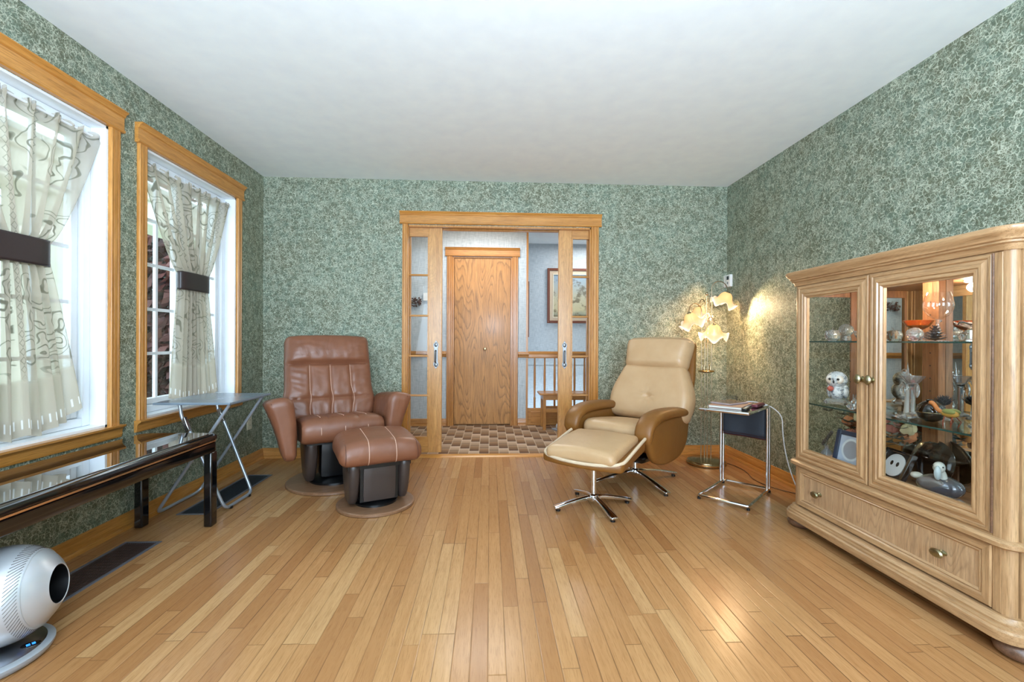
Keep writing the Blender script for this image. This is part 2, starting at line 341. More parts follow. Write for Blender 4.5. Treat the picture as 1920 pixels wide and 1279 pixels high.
# ---------------------------------------------------------------- mesh builder
class B:
    def __init__(s): s.bm = bmesh.new(); s.uv = None
    def _add(s, verts, faces, M4=None):
        vs = [s.bm.verts.new(M4 @ Vector(v) if M4 else v) for v in verts]
        for f in faces:
            try: s.bm.faces.new([vs[i] for i in f])
            except ValueError: pass
        return s
    def box(s, x0, y0, z0, x1, y1, z1, M4=None):
        if x0 > x1: x0, x1 = x1, x0
        if y0 > y1: y0, y1 = y1, y0
        if z0 > z1: z0, z1 = z1, z0
        v = [(x0, y0, z0), (x1, y0, z0), (x1, y1, z0), (x0, y1, z0), (x0, y0, z1), (x1, y0, z1), (x1, y1, z1), (x0, y1, z1)]
        return s._add(v, [(0, 3, 2, 1), (4, 5, 6, 7), (0, 1, 5, 4), (1, 2, 6, 5), (2, 3, 7, 6), (3, 0, 4, 7)], M4)
    def prism(s, poly, axis, a, b, M4=None):
        """extrude a 2-D polygon along an axis; poly coords are the other two axes in xyz order"""
        n = len(poly)
        def p(c, t): return {'x': (t, c[0], c[1]), 'y': (c[0], t, c[1]), 'z': (c[0], c[1], t)}[axis]
        v = [p(c, a) for c in poly] + [p(c, b) for c in poly]
        return s._add(v, [tuple(range(n)), tuple(range(2*n-1, n-1, -1))] + [(i, (i+1) % n, n+(i+1) % n, n+i) for i in range(n)], M4)
    def loft(s, rings, closed=False, cap=True):
        n = len(rings[0]); v = [p for r in rings for p in r]; f = []
        m = len(rings)
        for i in range(m if closed else m-1):
            for j in range(n):
                a, b = i*n+j, i*n+(j+1) % n; c, d = ((i+1) % m)*n+(j+1) % n, ((i+1) % m)*n+j
                f.append((a, b, c, d))
        if cap and not closed: f += [tuple(range(n))[::-1], tuple(range((m-1)*n, m*n))]
        return s._add(v, f)
    def tube(s, pts, r, seg=10, closed=False, cap=True, flat=1.0):
        pts = [Vector(p) for p in pts]; n = len(pts); rings = []
        rad = r if isinstance(r, (list, tuple)) else [r]*n
        up = None
        for i in range(n):
            a = pts[i-1] if (i > 0 or closed) else pts[i]; b = pts[(i+1) % n] if (i < n-1 or closed) else pts[i]
            t = (b-a).normalized()
            if up is None: up = t.orthogonal().normalized()
            up = (up - t*up.dot(t)).normalized(); sd = t.cross(up)
            rings.append([pts[i] + (up*math.cos(2*PI*k/seg)*flat + sd*math.sin(2*PI*k/seg))*rad[i] for k in range(seg)])
        return s.loft(rings, closed, cap)
    def lathe(s, prof, seg=32, M4=None, c=(0, 0, 0), ang=2*PI, cap=True):
        """prof: list of (r, z)"""
        full = abs(ang-2*PI) < 1e-6; k = seg if full else seg+1
        v = [(c[0]+r*math.cos(ang*j/seg), c[1]+r*math.sin(ang*j/seg), c[2]+z) for r, z in prof for j in range(k)]
        f = []
        for i in range(len(prof)-1):
            for j in range(seg):
                a, b = i*k+j, i*k+(j+1) % k; f.append((a, b, b+k, a+k))
        if cap and prof[0][0] > 1e-6 and full: f.append(tuple(range(k))[::-1])
        if cap and prof[-1][0] > 1e-6 and full: f.append(tuple(range((len(prof)-1)*k, len(prof)*k)))
        return s._add(v, f, M4)
    def sphere(s, c, r, seg=20, rings=12, sc=(1, 1, 1), M4=None):
        m = Matrix.Translation(c) @ Matrix.Diagonal((sc[0], sc[1], sc[2], 1))
        if M4: m = M4 @ m
        return s.lathe([(max(1e-5, r*math.sin(PI*i/rings)), -r*math.cos(PI*i/rings)) for i in range(rings+1)], seg, m)
    def cyl(s, a, b, r, seg=20, r2=None):
        return s.tube([a, b], [r, r if r2 is None else r2], seg)
    def rbox(s, half, r, n=(8, 8, 8), f=None, M4=None):
        """box with fully rounded edges, subdivided; f deforms local points"""
        hx, hy, hz = half; vm = {}; fs = []
        r = min(r, hx, hy, hz)
        def vert(p):
            k = tuple(round(c, 5) for c in p)
            if k not in vm: vm[k] = len(vm)
            return vm[k]
        for ax in range(3):
            a1, a2 = [a for a in range(3) if a != ax]
            for sgn in (-1, 1):
                for i in range(n[a1]):
                    for j in range(n[a2]):
                        q = []
                        for di, dj in ((0, 0), (1, 0), (1, 1), (0, 1)):
                            p = [0, 0, 0]; p[ax] = sgn; p[a1] = -1+2*(i+di)/n[a1]; p[a2] = -1+2*(j+dj)/n[a2]; q.append(vert(p))
                        if (sgn > 0) == (ax != 1): fs.append(q)
                        else: fs.append(q[::-1])
        out = []
        for k in vm:
            # cluster samples toward the edges so the rounding is smooth
            P = []
            for c, h in zip(k, (hx, hy, hz)):
                P.append(h*c)
            inner = [max(-(h-r), min(h-r, c)) for c, h in zip(P, (hx, hy, hz))]
            d = Vector([a-b for a, b in zip(P, inner)])
            if d.length > 1e-9:
                # push to the rounded surface
                mx = max(abs(c) for c in d)
                d = d.normalized()*r if mx > r*0.999 else d
            p = Vector(inner)+d
            if f: p = Vector(f(p))
            out.append(p)
        return s._add(out, fs, M4)
    def grid(s, fn, nu, nv, uvfn=None, closed_u=False):
        vs = [[s.bm.verts.new(fn(i/nu, j/nv)) for j in range(nv+1)] for i in range(nu+1)]
        if uvfn and s.uv is None: s.uv = s.bm.loops.layers.uv.new('UVMap')
        for i in range(nu):
            for j in range(nv):
                fc = s.bm.faces.new((vs[i][j], vs[i+1][j], vs[i+1][j+1], vs[i][j+1]))
                if uvfn:
                    for lp, (a, b) in zip(fc.loops, ((i, j), (i+1, j), (i+1, j+1), (i, j+1))): lp[s.uv].uv = uvfn(a/nu, b/nv)
        return s

MATW = {}
def obj(name, b, mat, parent=None, world=False, loc=None, smooth=None, bevel=0, solid=0, subsurf=0):
    bm = b.bm if isinstance(b, B) else b
    root = None
    if parent is not None:
        root = parent
        while root.parent: root = root.parent
    if world and root is not None and root.name in MATW: bm.transform(MATW[root.name].inverted())
    if loc is not None and parent is None: bm.transform(Matrix.Translation(-Vector(loc)))
    bmesh.ops.recalc_face_normals(bm, faces=bm.faces)
    me = bpy.data.meshes.new(name); bm.to_mesh(me); bm.free()
    o = bpy.data.objects.new(name, me); COL.objects.link(o)
    if loc is not None and parent is None: o.location = loc
    if parent is not None: o.parent = parent
    for m_ in (mat if isinstance(mat, (list, tuple)) else [mat]): me.materials.append(M[m_] if isinstance(m_, str) else m_)
    if smooth is None and mat in ('crystal', 'amber', 'bluecrys', 'smoke'): smooth = 12
    if smooth is None or smooth: smooth_angle(me, 40 if smooth is None else smooth)
    if bevel:
        md = o.modifiers.new('bevel', 'BEVEL'); md.width = bevel; md.segments = 2; md.limit_method = 'ANGLE'; md.angle_limit = math.radians(50)
    if solid:
        md = o.modifiers.new('solid', 'SOLIDIFY'); md.thickness = solid; md.offset = 0
    if subsurf:
        md = o.modifiers.new('sub', 'SUBSURF'); md.levels = subsurf; md.render_levels = subsurf
    return o
def smooth_angle(me, deg):
    for p in me.polygons: p.use_smooth = True
    bm = bmesh.new(); bm.from_mesh(me); lim = math.radians(deg)
    for e in bm.edges:
        e.smooth = not (len(e.link_faces) == 2 and e.calc_face_angle(0) > lim)
    bm.to_mesh(me); bm.free()
def tag(o, label=None, cat=None, group=None, kind=None):
    if label: o['label'] = label
    if cat: o['category'] = cat
    if group: o['group'] = group
    if kind: o['kind'] = kind
    return o
def thing(name, label, cat, loc=(0, 0, 0), rz=0.0, group=None):
    o = bpy.data.objects.new(name, None); COL.objects.link(o); o.location = loc; o.rotation_euler = (0, 0, rz); o.empty_display_size = 0.1
    MATW[o.name] = Matrix.Translation(loc) @ Matrix.Rotation(rz, 4, 'Z')
    return tag(o, label, cat, group)
def struct(name, b, mat, label=None, cat=None, **kw):
    return tag(obj(name, b, mat, **kw), label, cat, None, 'structure')
def sthing(name, label=None, cat=None, loc=(0, 0, 0)):
    o = thing(name, label, cat, loc); o['kind'] = 'structure'; return o
def bez(p0, p1, p2, p3, n=12):
    p0, p1, p2, p3 = map(Vector, (p0, p1, p2, p3))
    return [(1-t)**3*p0 + 3*(1-t)**2*t*p1 + 3*(1-t)*t*t*p2 + t**3*p3 for t in [i/n for i in range(n+1)]]
def fillet(pts, r, n=5, closed=False):
    """round the corners of a polyline"""
    P = [Vector(p) for p in pts]; out = []; m = len(P)
    for i in range(m):
        if not closed and i in (0, m-1): out.append(P[i]); continue
        a, b, c = P[i-1], P[i], P[(i+1) % m]
        d1 = (a-b); d2 = (c-b); k = min(r, d1.length*0.49, d2.length*0.49)
        s_, e_ = b+d1.normalized()*k, b+d2.normalized()*k
        for j in range(n+1):
            t = j/n; out.append((1-t)**2*s_+2*(1-t)*t*b+t*t*e_)
    return out

# ================================================================ ROOM SHELL
WT = 0.16                                        # wall thickness
XW = XL - WT
# floors
b = B(); b.box(XW, YR, -0.06, XR+0.12, YB+0.03, 0); struct('floor', b, 'floor')
b = B(); b.box(-2.4, YB+0.03, -0.06, 3.2, HALL_Y+0.12, 0.0); struct('floor', b, 'tiles')
b = B(); b.box(0.30, HALL_Y+0.12, -1.2, 3.2, HALL_FAR, -1.14); struct('floor', b, 'cabin_x')           # stairwell landing below
# threshold under the pocket doors
b = B(); b.prism([(YB-0.045, 0), (YB-0.03, 0.012), (YB+0.02, 0.016), (YB+0.035, 0.002), (YB+0.035, 0)], 'x', -0.73, 0.905); struct('trim_1', b, 'oak_x')
# ceilings
b = B(); b.box(XW, YR, H, XR+0.12, YB+0.14, H+0.08); struct('ceiling', b, 'ceil')
b = B(); b.box(-2.4, YB+0.14, H, 3.2, HALL_FAR+0.1, H+0.08); struct('ceiling', b, 'ceil')
# walls of the room
W1 = (1.42, 2.408); W2 = (2.657, 3.572); WZ = (0.574, 2.118)
b = B()
b.box(XW, YR, 0, XL, W1[0], H); b.box(XW, W1[1], 0, XL, W2[0], H); b.box(XW, W2[1], 0, XL, YB+0.14, H)
for y0, y1 in (W1, W2): b.box(XW, y0, 0, XL, y1, WZ[0]); b.box(XW, y0, WZ[1], XL, y1, H)
struct('wall_left', b, 'paper')
DX0, DX1, DZ = -0.732, 0.905, 2.045
b = B()                                        # the far wall is hollow around the pocket doors: two skins
for y0, y1 in ((YB, YB+0.045), (YB+0.095, YB+0.14)):
    b.box(XL, y0, 0, DX0, y1, H); b.box(DX1, y0, 0, XR, y1, H); b.box(DX0, y0, DZ, DX1, y1, H)
struct('wall_back', b, 'paper')
b = B()
b.box(-2.4, YB+0.141, 0, DX0, YB+0.146, H); b.box(DX1, YB+0.141, 0, 3.2, YB+0.146, H); b.box(DX0, YB+0.141, DZ, DX1, YB+0.146, H)
struct('wall_hall_near', b, 'hallpaper')
b = B(); b.box(XR, YR, 0, XR+0.12, YB+0.14, H); struct('wall_right', b, 'paper')
b = B(); b.box(XW, YR-0.12, 0, -1.65, YR, H); b.box(1.85, YR-0.12, 0, XR+0.12, YR, H); b.box(-1.65, YR-0.12, 2.38, 1.85, YR, H); b.box(-1.65, YR-0.12, 0, 1.85, YR, 0.32)
struct('wall_rear', b, 'paper')
wr = sthing('window_3', 'large glazed opening in the rear wall behind the camera', 'window', (0.1, YR-0.06, 0.32))
b = B()
for x in (-1.65, -0.5, 0.65, 1.80): b.box(x, YR-0.09, 0.32, x+0.05, YR-0.03, 2.38)
for z in (0.32, 2.33): b.box(-1.65, YR-0.088, z, 1.85, YR-0.032, z+0.05)
obj('frame', b, 'white', wr, world=True)

# ---- oak casings
def side_casing(b, x0, x1, z0, z1, y, d=0.018, sgn=-1):
    """fluted vertical casing on a wall facing sgn*y"""
    w_ = x1-x0; P = [(0, 0), (0, .55), (.06, 1), (.20, 1), (.24, .62), (.30, .62), (.34, .95), (.62, .95), (.66, .60), (.72, .60), (.76, .9), (.92, .9), (1, .45), (1, 0)]
    b.prism([(x0+u*w_, y+sgn*v*d) for u, v in P], 'z', z0, z1)
def side_casing_x(b, y0, y1, z0, z1, x, d=0.018, sgn=1):
    w_ = y1-y0; P = [(0, 0), (0, .55), (.06, 1), (.20, 1), (.24, .62), (.30, .62), (.34, .95), (.62, .95), (.66, .60), (.72, .60), (.76, .9), (.92, .9), (1, .45), (1, 0)]
    b.prism([(x+sgn*v*d, y0+u*w_) for u, v in P], 'z', z0, z1)
HEAD = lambda z0, z1: [(0, z0), (.020, z0), (.026, z0+.006), (.026, z0+.014), (.019, z0+.018), (.019, z1-.030), (.026, z1-.026), (.030, z1-.014), (.042, z1-.006), (.044, z1), (0, z1)]
def head_trim(b, a0, a1, z0, z1, pos, along, sgn):
    prof = HEAD(z0, z1)
    if along == 'x': b.prism([(pos+sgn*d, z) for d, z in prof], 'x', a0, a1)
    else: b.prism([(pos+sgn*d, z) for d, z in prof], 'y', a0, a1)
BASEP = [(0, 0), (.026, 0), (.026, .010), (.020, .020), (.013, .021), (.013, .050), (.011, .054), (.011, .062), (.008, .066), (.008, .074), (.005, .083), (0, .085)]

# windows
def window(n, y0, y1, lab):
    r = sthing('window_%d' % n, lab, 'window', (XL, 0.5*(y0+y1), WZ[0]))
    z0, z1 = WZ
    for a, c in ((y0-0.062, y0), (y1, y1+0.062)):
        b = B(); side_casing_x(b, a, c, z0-0.004, z1+0.004, XL); obj('casing', b, 'oak_z', r, world=True)
    b = B(); head_trim(b, y0-0.078, y1+0.078, z1+0.002, z1+0.112, XL, 'y', 1); obj('head_trim', b, 'oak_y', r, world=True)
    b = B(); b.prism([(XL, z0-0.066), (XL+.012, z0-0.066), (XL+.017, z0-.050), (XL+.017, z0-.030), (XL+.022, z0-.020), (XL+.036, z0-.010), (XL+.038, z0), (XL, z0)], 'y', y0-0.075, y1+0.075)
    obj('sill_trim', b, 'oak_y', r, world=True)
    # white reveal
    b = B(); t_ = 0.012
    b.box(XW, y0, z0, XL-.001, y0+t_, z1); b.box(XW, y1-t_, z0, XL-.001, y1, z1); b.box(XW, y0, z1-t_, XL-.001, y1, z1); b.box(XW, y0, z0, XL-.001, y1, z0+t_)
    obj('reveal', b, 'white', r, world=True)
    a0, a1, c0, c1 = y0+t_, y1-t_, z0+t_, z1-t_
    # outer vinyl frame with a centre mullion
    F = 0.042; xo, xi = XL-0.150, XL-0.075; ym = 0.5*(y0+y1)
    b = B()
    for q0, q1 in ((a0, a0+F), (a1-F, a1), (ym-0.022, ym+0.022)): b.box(xo, q0, c0, xi, q1, c1)
    b.box(xo+.001, a0+F, c0, xi-.001, a1-F, c0+F); b.box(xo+.001, a0+F, c1-F, xi-.001, a1-F, c1)
    obj('frame', b, 'white', r, world=True, bevel=0.004)
    for s0, s1 in ((a0+F, ym-0.022), (ym+0.022, a1-F)):
        q0, q1, u0, u1 = s0+0.002, s1-0.002, c0+F+.002, c1-F-.002; K = 0.036; xs0, xs1 = XL-0.138, XL-0.098
        b = B()
        b.box(xs0, q0, u0, xs1, q0+K, u1); b.box(xs0, q1-K, u0, xs1, q1, u1); b.box(xs0+.001, q0+K, u0, xs1-.001, q1-K, u0+K); b.box(xs0+.001, q0+K, u1-K, xs1-.001, q1-K, u1)
        sash = obj('sash', b, 'white', r, world=True, bevel=0.004)
        g0, g1, h0, h1 = q0+K, q1-K, u0+K, u1-K; gm = 0.5*(g0+g1)
        b = B(); b.box(XL-.128, gm-.009, h0, XL-.110, gm+.009, h1)
        for k in range(1, 5):
            zz = h0+(h1-h0)*k/5; b.box(XL-.1275, g0, zz-.009, XL-.1105, g1, zz+.009)
        obj('muntins', b, 'white', sash, world=True)
        b = B(); b.box(XL-.121, g0, h0, XL-.117, g1, h1); obj('pane', b, 'glass', sash, world=True, smooth=0)
    return r
window(1, *W1, 'oak-cased double window nearer the camera on the left wall')
window(2, *W2, 'oak-cased double window next to the far corner on the left wall')

# baseboards
b = B(); b.prism([(XL+d, z) for d, z in BASEP], 'y', YR, YB); struct('baseboard_left', b, 'oak_y')
b = B(); b.prism([(YB-d, z) for d, z in BASEP], 'x', XL+.001, DX0-.058); struct('baseboard_back', b, 'oak_x')
b = B(); b.prism([(YB-d, z) for d, z in BASEP], 'x', DX1+.076, XR-.001); struct('baseboard_back', b, 'oak_x')
b = B(); b.prism([(XR-d, z) for d, z in BASEP], 'y', YR, YB); struct('baseboard_right', b, 'oak_y')

# ---- pocket door opening
r = sthing('trim_2', 'oak casing and cornice round the wide pocket-door opening', 'door casing', (0.086, YB, 0))
b = B(); side_casing(b, -0.774, -0.724, 0, 2.052, YB); obj('casing', b, 'oak_z', r, world=True)
b = B(); side_casing(b, 0.902, 0.974, 0, 2.052, YB); obj('casing', b, 'oak_z', r, world=True)
b = B(); head_trim(b, -0.795, 0.995, 2.050, 2.157, YB, 'x', -1); obj('head_trim', b, 'oak_x', r, world=True)
b = B()
for y0, y1 in ((YB, YB+0.046), (YB+0.094, YB+0.145)):
    b.box(DX0, y0, 0, DX0+0.012, y1, 2.045); b.box(DX1-0.012, y0, 0, DX1, y1, 2.045); b.box(DX0, y0, 2.030, DX1, y1, 2.045)
obj('jamb', b, 'oak_z', r, world=True)
def pocket(n, x0, x1, gx0, gx1, lab, hx):
    """x0..x1 whole leaf (partly inside the pocket); gx0..gx1 glass"""
    y0, y1 = YB+0.052, YB+0.088
    r = sthing('door_%d' % n, lab, 'pocket door', (0.5*(x0+x1), YB+0.07, 0.02))
    z0, z1 = 0.022, 2.062
    b = B(); b.box(x0, y0, z0, gx0, y1, z1); b.box(gx1, y0, z0, x1, y1, z1); obj('stile', b, 'pocket', r, world=True, bevel=0.002)
    b = B(); b.box(gx0, y0+.001, z0, gx1, y1-.001, 0.165); b.box(gx0, y0+.001, 1.955, gx1, y1-.001, z1-.001); obj('rail', b, 'pocket_x', r, world=True, bevel=0.002)
    b = B()
    for z in (0.530, 0.884, 1.245, 1.609): b.prism([(y0+.004, z-.006), (y0-.001, z-.001), (y0-.001, z+.004), (y0+.004, z+.010), (y1-.004, z+.010), (y1, z+.004), (y1, z-.001), (y1-.004, z-.006)], 'x', gx0, gx1)
    b.box(gx0, y0+.002, .165, gx0+.010, y1-.002, 1.955); b.box(gx1-.010, y0+.002, .165, gx1, y1-.002, 1.955)
    obj('muntins', b, 'pocket_x', r, world=True)
    b = B(); b.box(gx0+.002, YB+.068, .166, gx1-.002, YB+.072, 1.954); obj('pane', b, 'hallglass', r, world=True, smooth=0)
    # ornate escutcheon with a drop pull
    pl = [(0, -.128), (.010, -.112), (.022, -.098), (.024, -.080), (.017, -.062), (.016, 0), (.017, .062), (.024, .082), (.022, .098), (.010, .112), (0, .130)]
    poly = [(hx+a, 0.898+c) for a, c in pl] + [(hx-a, 0.898+c) for a, c in reversed(pl[1:-1])]
    b = B(); b.prism(poly, 'y', y0-.004, y0)
    for zz in (.808, .988): b.sphere((hx, y0-.004, zz), .016, 12, 8, (1, .35, 1.2))
    h = obj('handle_plate', b, 'pewter', r, world=True, bevel=0.0015)
    b = B(); b.tube(fillet([(hx, y0, .935), (hx-.002, y0-.034, .935), (hx-.004, y0-.030, .832), (hx-.004, y0-.004, .828)], .014), .0072, 8)
    obj('pull', b, 'pewter', h, world=True)
def pocket_wrap(n, side, lab):
    if side < 0: pocket(n, -1.20, -0.431, -1.08, -0.550, lab, -0.482)
    else: pocket(n, 0.620, 1.39, 0.739, 1.27, lab, 0.677)
pocket_wrap(1, -1, 'left oak pocket door with glass panes and a pewter pull, slid part way into the wall')
pocket_wrap(2, 1, 'right oak pocket door with glass panes and a pewter pull, behind the tan armchair')

# ================================================================ HALL beyond
b = B(); b.box(-2.4, HALL_Y, 0, -0.452, HALL_Y+0.10, H); b.box(0.268, HALL_Y, 0, 0.448, HALL_Y+0.10, H); b.box(-0.452, HALL_Y, 2.035, 0.268, HALL_Y+0.10, H)
struct('wall_hall', b, 'hallpaper')
b = B(); b.box(0.1, HALL_FAR, -1.2, 3.2, HALL_FAR+0.1, 0.577); b.box(0.1, HALL_FAR, 0.66, 3.2, HALL_FAR+0.1, H); b.box(0.1, HALL_FAR-0.015, 0.577, 3.2, HALL_FAR+0.1, 0.66)
struct('wall_stairwell', b, 'hallpaper')
b = B(); b.box(-2.45, YB, 0, -2.4, HALL_Y, H); b.box(3.2, YB, -1.2, 3.25, HALL_FAR, H); b.box(0.25, HALL_Y+0.1, -1.2, 0.30, HALL_FAR, H)
struct('wall_hall_side', b, 'hallpaper')
b = B(); b.box(0.438, HALL_Y-0.006, 0.0, 0.462, HALL_Y+0.104, H); struct('trim_3', b, 'hoak_z')    # corner strip of the partition
r = sthing('door_3', 'narrow flat oak door with swirling grain at the end of the hall', 'door', (-0.09, HALL_Y, 0))
b = B(); b.box(-0.430, HALL_Y+.012, 0.018, 0.247, HALL_Y+.047, 2.018); lf = obj('leaf', b, 'halldoor', r, world=True, bevel=0.002)
b = B(); b.lathe([(.020, 0), (.020, .004), (.008, .008), (.008, .022), (.017, .030), (.020, .040), (.015, .050), (0.0001, .053)], 20, Matrix.Translation((-0.060, HALL_Y+.012, 0.925)) @ Matrix.Rotation(PI/2, 4, 'X'))
obj('knob', b, 'brass', lf, world=True)
for a, c in ((-0.522, -0.450), (0.266, 0.340)):
    b = B(); side_casing(b, a, c, 0, 2.040, HALL_Y); obj('casing', b, 'hoak_z', r, world=True)
b = B(); head_trim(b, -0.540, 0.358, 2.038, 2.142, HALL_Y, 'x', -1); obj('head_trim', b, 'hoak_x', r, world=True)
b = B(); b.box(-0.452, HALL_Y, 0, -0.434, HALL_Y+.06, 2.034); b.box(0.251, HALL_Y, 0, 0.268, HALL_Y+.06, 2.034); b.box(-0.434, HALL_Y, 2.020, 0.251, HALL_Y+.06, 2.034)
b.box(-0.45, HALL_Y+.06, 0, 0.268, HALL_Y+.075, 2.034)
obj('jamb', b, 'hoak_z', r, world=True)
b = B()
for a, c in ((-2.4, -0.522), (0.340, 0.438)): b.prism([(HALL_Y-d, z) for d, z in BASEP], 'x', a, c)
struct('baseboard_hall', b, 'hoak_x')
RAILP = [(0, -.036), (.012, -.036), (.018, -.026), (.018, -.016), (.028, -.008), (.034, .006), (.030, .020), (.020, .026), (.020, .034), (0, .036)]
b = B(); b.prism([(HALL_Y-d, .862+z) for d, z in RAILP], 'x', -2.4, -0.522); b.prism([(HALL_Y-d, .858+z) for d, z in RAILP], 'x', 0.340, 0.470)
struct('trim_4', b, 'hoak_x')
# stair railing
r = thing('stair_railing', 'oak stair railing with slim balusters beyond the hall', 'railing', (1.4, HALL_Y+.03, 0))
b = B(); b.prism([(HALL_Y+.03+a, z) for a, z in ((-.032, .815), (.032, .815), (.036, .835), (.028, .855), (.034, .875), (.022, .897), (-.022, .897), (-.034, .875), (-.028, .855), (-.036, .835))], 'x', 0.462, 3.0)
obj('handrail', b, 'hoak_x', r, world=True)
b = B(); b.box(0.462, HALL_Y+.01, 0, 3.0, HALL_Y+.05, 0.205); b.box(0.50, HALL_Y+.004, .03, 1.0, HALL_Y+.012, .17); obj('bottom_board', b, 'hoak_x', r, world=True, bevel=.003)
for k in range(18):
    x = 0.548+0.1225*k
    b = B(); b.lathe([(.013, 0), (.013, .10), (.015, .12), (.010, .14), (.014, .30), (.013, .45), (.009, .61)], 10, c=(x, HALL_Y+.03, .205)); obj('baluster', b, 'hoak_z', r, world=True)
# wooden bench in front of the railing
r = thing('bench', 'small honey-coloured wooden bench in front of the stair railing', 'bench', (0.93, 5.26, 0))
b = B(); b.box(0.572, 5.10, .402, 1.34, 5.38, .424); obj('seat', b, 'hoak_x', r, world=True, bevel=.004)
b = B(); b.box(0.62, 5.125, .345, 1.30, 5.143, .401); b.box(0.62, 5.338, .345, 1.30, 5.356, .401); b.box(.612, 5.14, .345, .63, 5.34, .401); obj('apron', b, 'hoak_x', r, world=True)
b = B(); b.box(.63, 5.13, .20, 1.29, 5.148, .245); b.box(.63, 5.335, .20, 1.29, 5.353, .245); obj('stretcher', b, 'hoak_x', r, world=True)
for x in (.612, 1.272):
    for y in (5.118, 5.328):
        b = B(); b.box(x, y, 0, x+.036, y+.036, .401); obj('leg', b, 'hoak_z', r, world=True, bevel=.002)
# framed landscape on the stairwell wall
r = thing('framed_painting', 'framed landscape painting on the wall behind the stair railing', 'picture', (1.23, HALL_FAR-.02, 1.68))
def frame_ring(b, x0, x1, z0, z1, w_, y0, y1):
    b.box(x0, y0, z0, x0+w_, y1, z1); b.box(x1-w_, y0, z0, x1, y1, z1); b.box(x0+w_, y0, z0, x1-w_, y1, z0+w_); b.box(x0+w_, y0, z1-w_, x1-w_, y1, z1)
b = B(); frame_ring(b, .829, 1.63, 1.284, 2.082, .036, HALL_FAR-.035, HALL_FAR); obj('frame', b, plain('dark_red_frame_wood', S(112, 58, 34), .4), r, world=True, bevel=.004)
b = B(); frame_ring(b, .865, 1.594, 1.320, 2.046, .045, HALL_FAR-.022, HALL_FAR-.002); obj('liner', b, plain('linen_liner', S(206, 186, 160), .8), r, world=True)
b = B(); frame_ring(b, .910, 1.549, 1.365, 2.001, .012, HALL_FAR-.026, HALL_FAR-.002); obj('slip', b, plain('cream_slip', S(232, 222, 196), .5), r, world=True)
def mat_painting():
    t = NT('landscape_paint'); x, y, z = t.sep(t.coord())
    n = t.noise(t.coord(), 7, 4, .6); zz = t.math('ADD', z, t.math('MULTIPLY', n, .12))
    c = t.ramp(t.math('ADD', t.math('MULTIPLY', zz, 1.4), .5), [(0.0, S(78, 66, 44)), (.16, S(104, 92, 60)), (.22, S(150, 152, 132)), (.30, S(196, 186, 148)), (.55, S(188, 184, 158)), (.95, S(142, 164, 180))])
    tr = t.ramp(t.noise(t.mapping(t.coord(), (1, 1, 1.4), (2, 0, 0)), 5.5, 5, .65), [(.52, (0, 0, 0)), (.60, (1, 1, 1))])
    t.base(t.mix(t.math('MULTIPLY', tr, .75), c, S(92, 80, 58))); t.set(rough=.5); return t.m
b = B(); b.box(.922, HALL_FAR-.012, 1.377, 1.537, HALL_FAR-.006, 1.989); obj('canvas', b, mat_painting(), r, world=True)
# a second frame seen edge-on on the partition's stair side
b = B(); b.box(.463, HALL_Y+.02, 1.07, .476, HALL_Y+.10, 1.75); tag(obj('picture_frame', b, plain('dark_frame_edge', S(104, 62, 44), .5), loc=(.47, HALL_Y+.06, 1.07)), 'dark wooden frame seen edge-on at the corner right of the hall door', 'picture')
# intercom and dried flowers on the hall wall
b = B(); b.rbox((.055, .014, .047), .008, (3, 3, 3), M4=Matrix.Translation((-.745, HALL_Y-.014, 1.545))); b.box(-.79, HALL_Y-.030, 1.50, -.70, HALL_Y-.027, 1.503)
tag(obj('door_chime_box', b, 'plastic', loc=(-.745, HALL_Y, 1.5)), 'white door chime box on the hall wall seen through the left pocket door', 'wall box')
r = thing('dried_flower_bunch', 'bunch of dried brown flowers on the hall wall seen through the left pocket door', 'dried flowers', (-.93, HALL_Y, 1.48))
rd = random.Random(3)
b = B()
for k in range(70):
    c = Vector((rd.uniform(-.12, .12), -rd.uniform(.012, .05), rd.uniform(-.05, .05))); c.x *= (1-abs(c.z)*4) if abs(c.z) < .2 else 1
    b.sphere(c, rd.uniform(.006, .014), 6, 4, (1, .8, rd.uniform(.6, 1.3)))
obj('petals', b, plain('dried_petals', S(84, 58, 52), .8), r)
b = B()
for k in range(24): 
    a = rd.uniform(0, 2*PI); b.cyl((0, -.01, 0), (rd.uniform(.10, .15)*math.cos(a), -.02, .07*math.sin(a)), .0016, 5)
obj('stems', b, plain('dried_stems', S(120, 96, 66), .8), r)
# grey slipper on the hall floor beside the bench
r = thing('slipper', 'pale grey slipper on the hall floor beside the right pocket door', 'slipper', (.80, 5.05, 0), .5)
b = B(); b.rbox((.045, .12, .012), .012, (6, 12, 2), f=lambda p: (p[0]*(1-.25*abs(p[1])/.12), p[1], p[2]+.012)); obj('sole', b, plain('slipper_sole', S(150, 156, 166), .8), r)
b = B(); b.rbox((.046, .075, .035), .034, (8, 10, 6), f=lambda p: (p[0]*(1-.3*max(0, -p[1])/.08), p[1]-.035, (p[2]+.035)*(1+.3*p[1]/.08)*.9+.018)); obj('upper', b, plain('slipper_plush', S(196, 204, 214), .9, bump=(200, .4)), r)

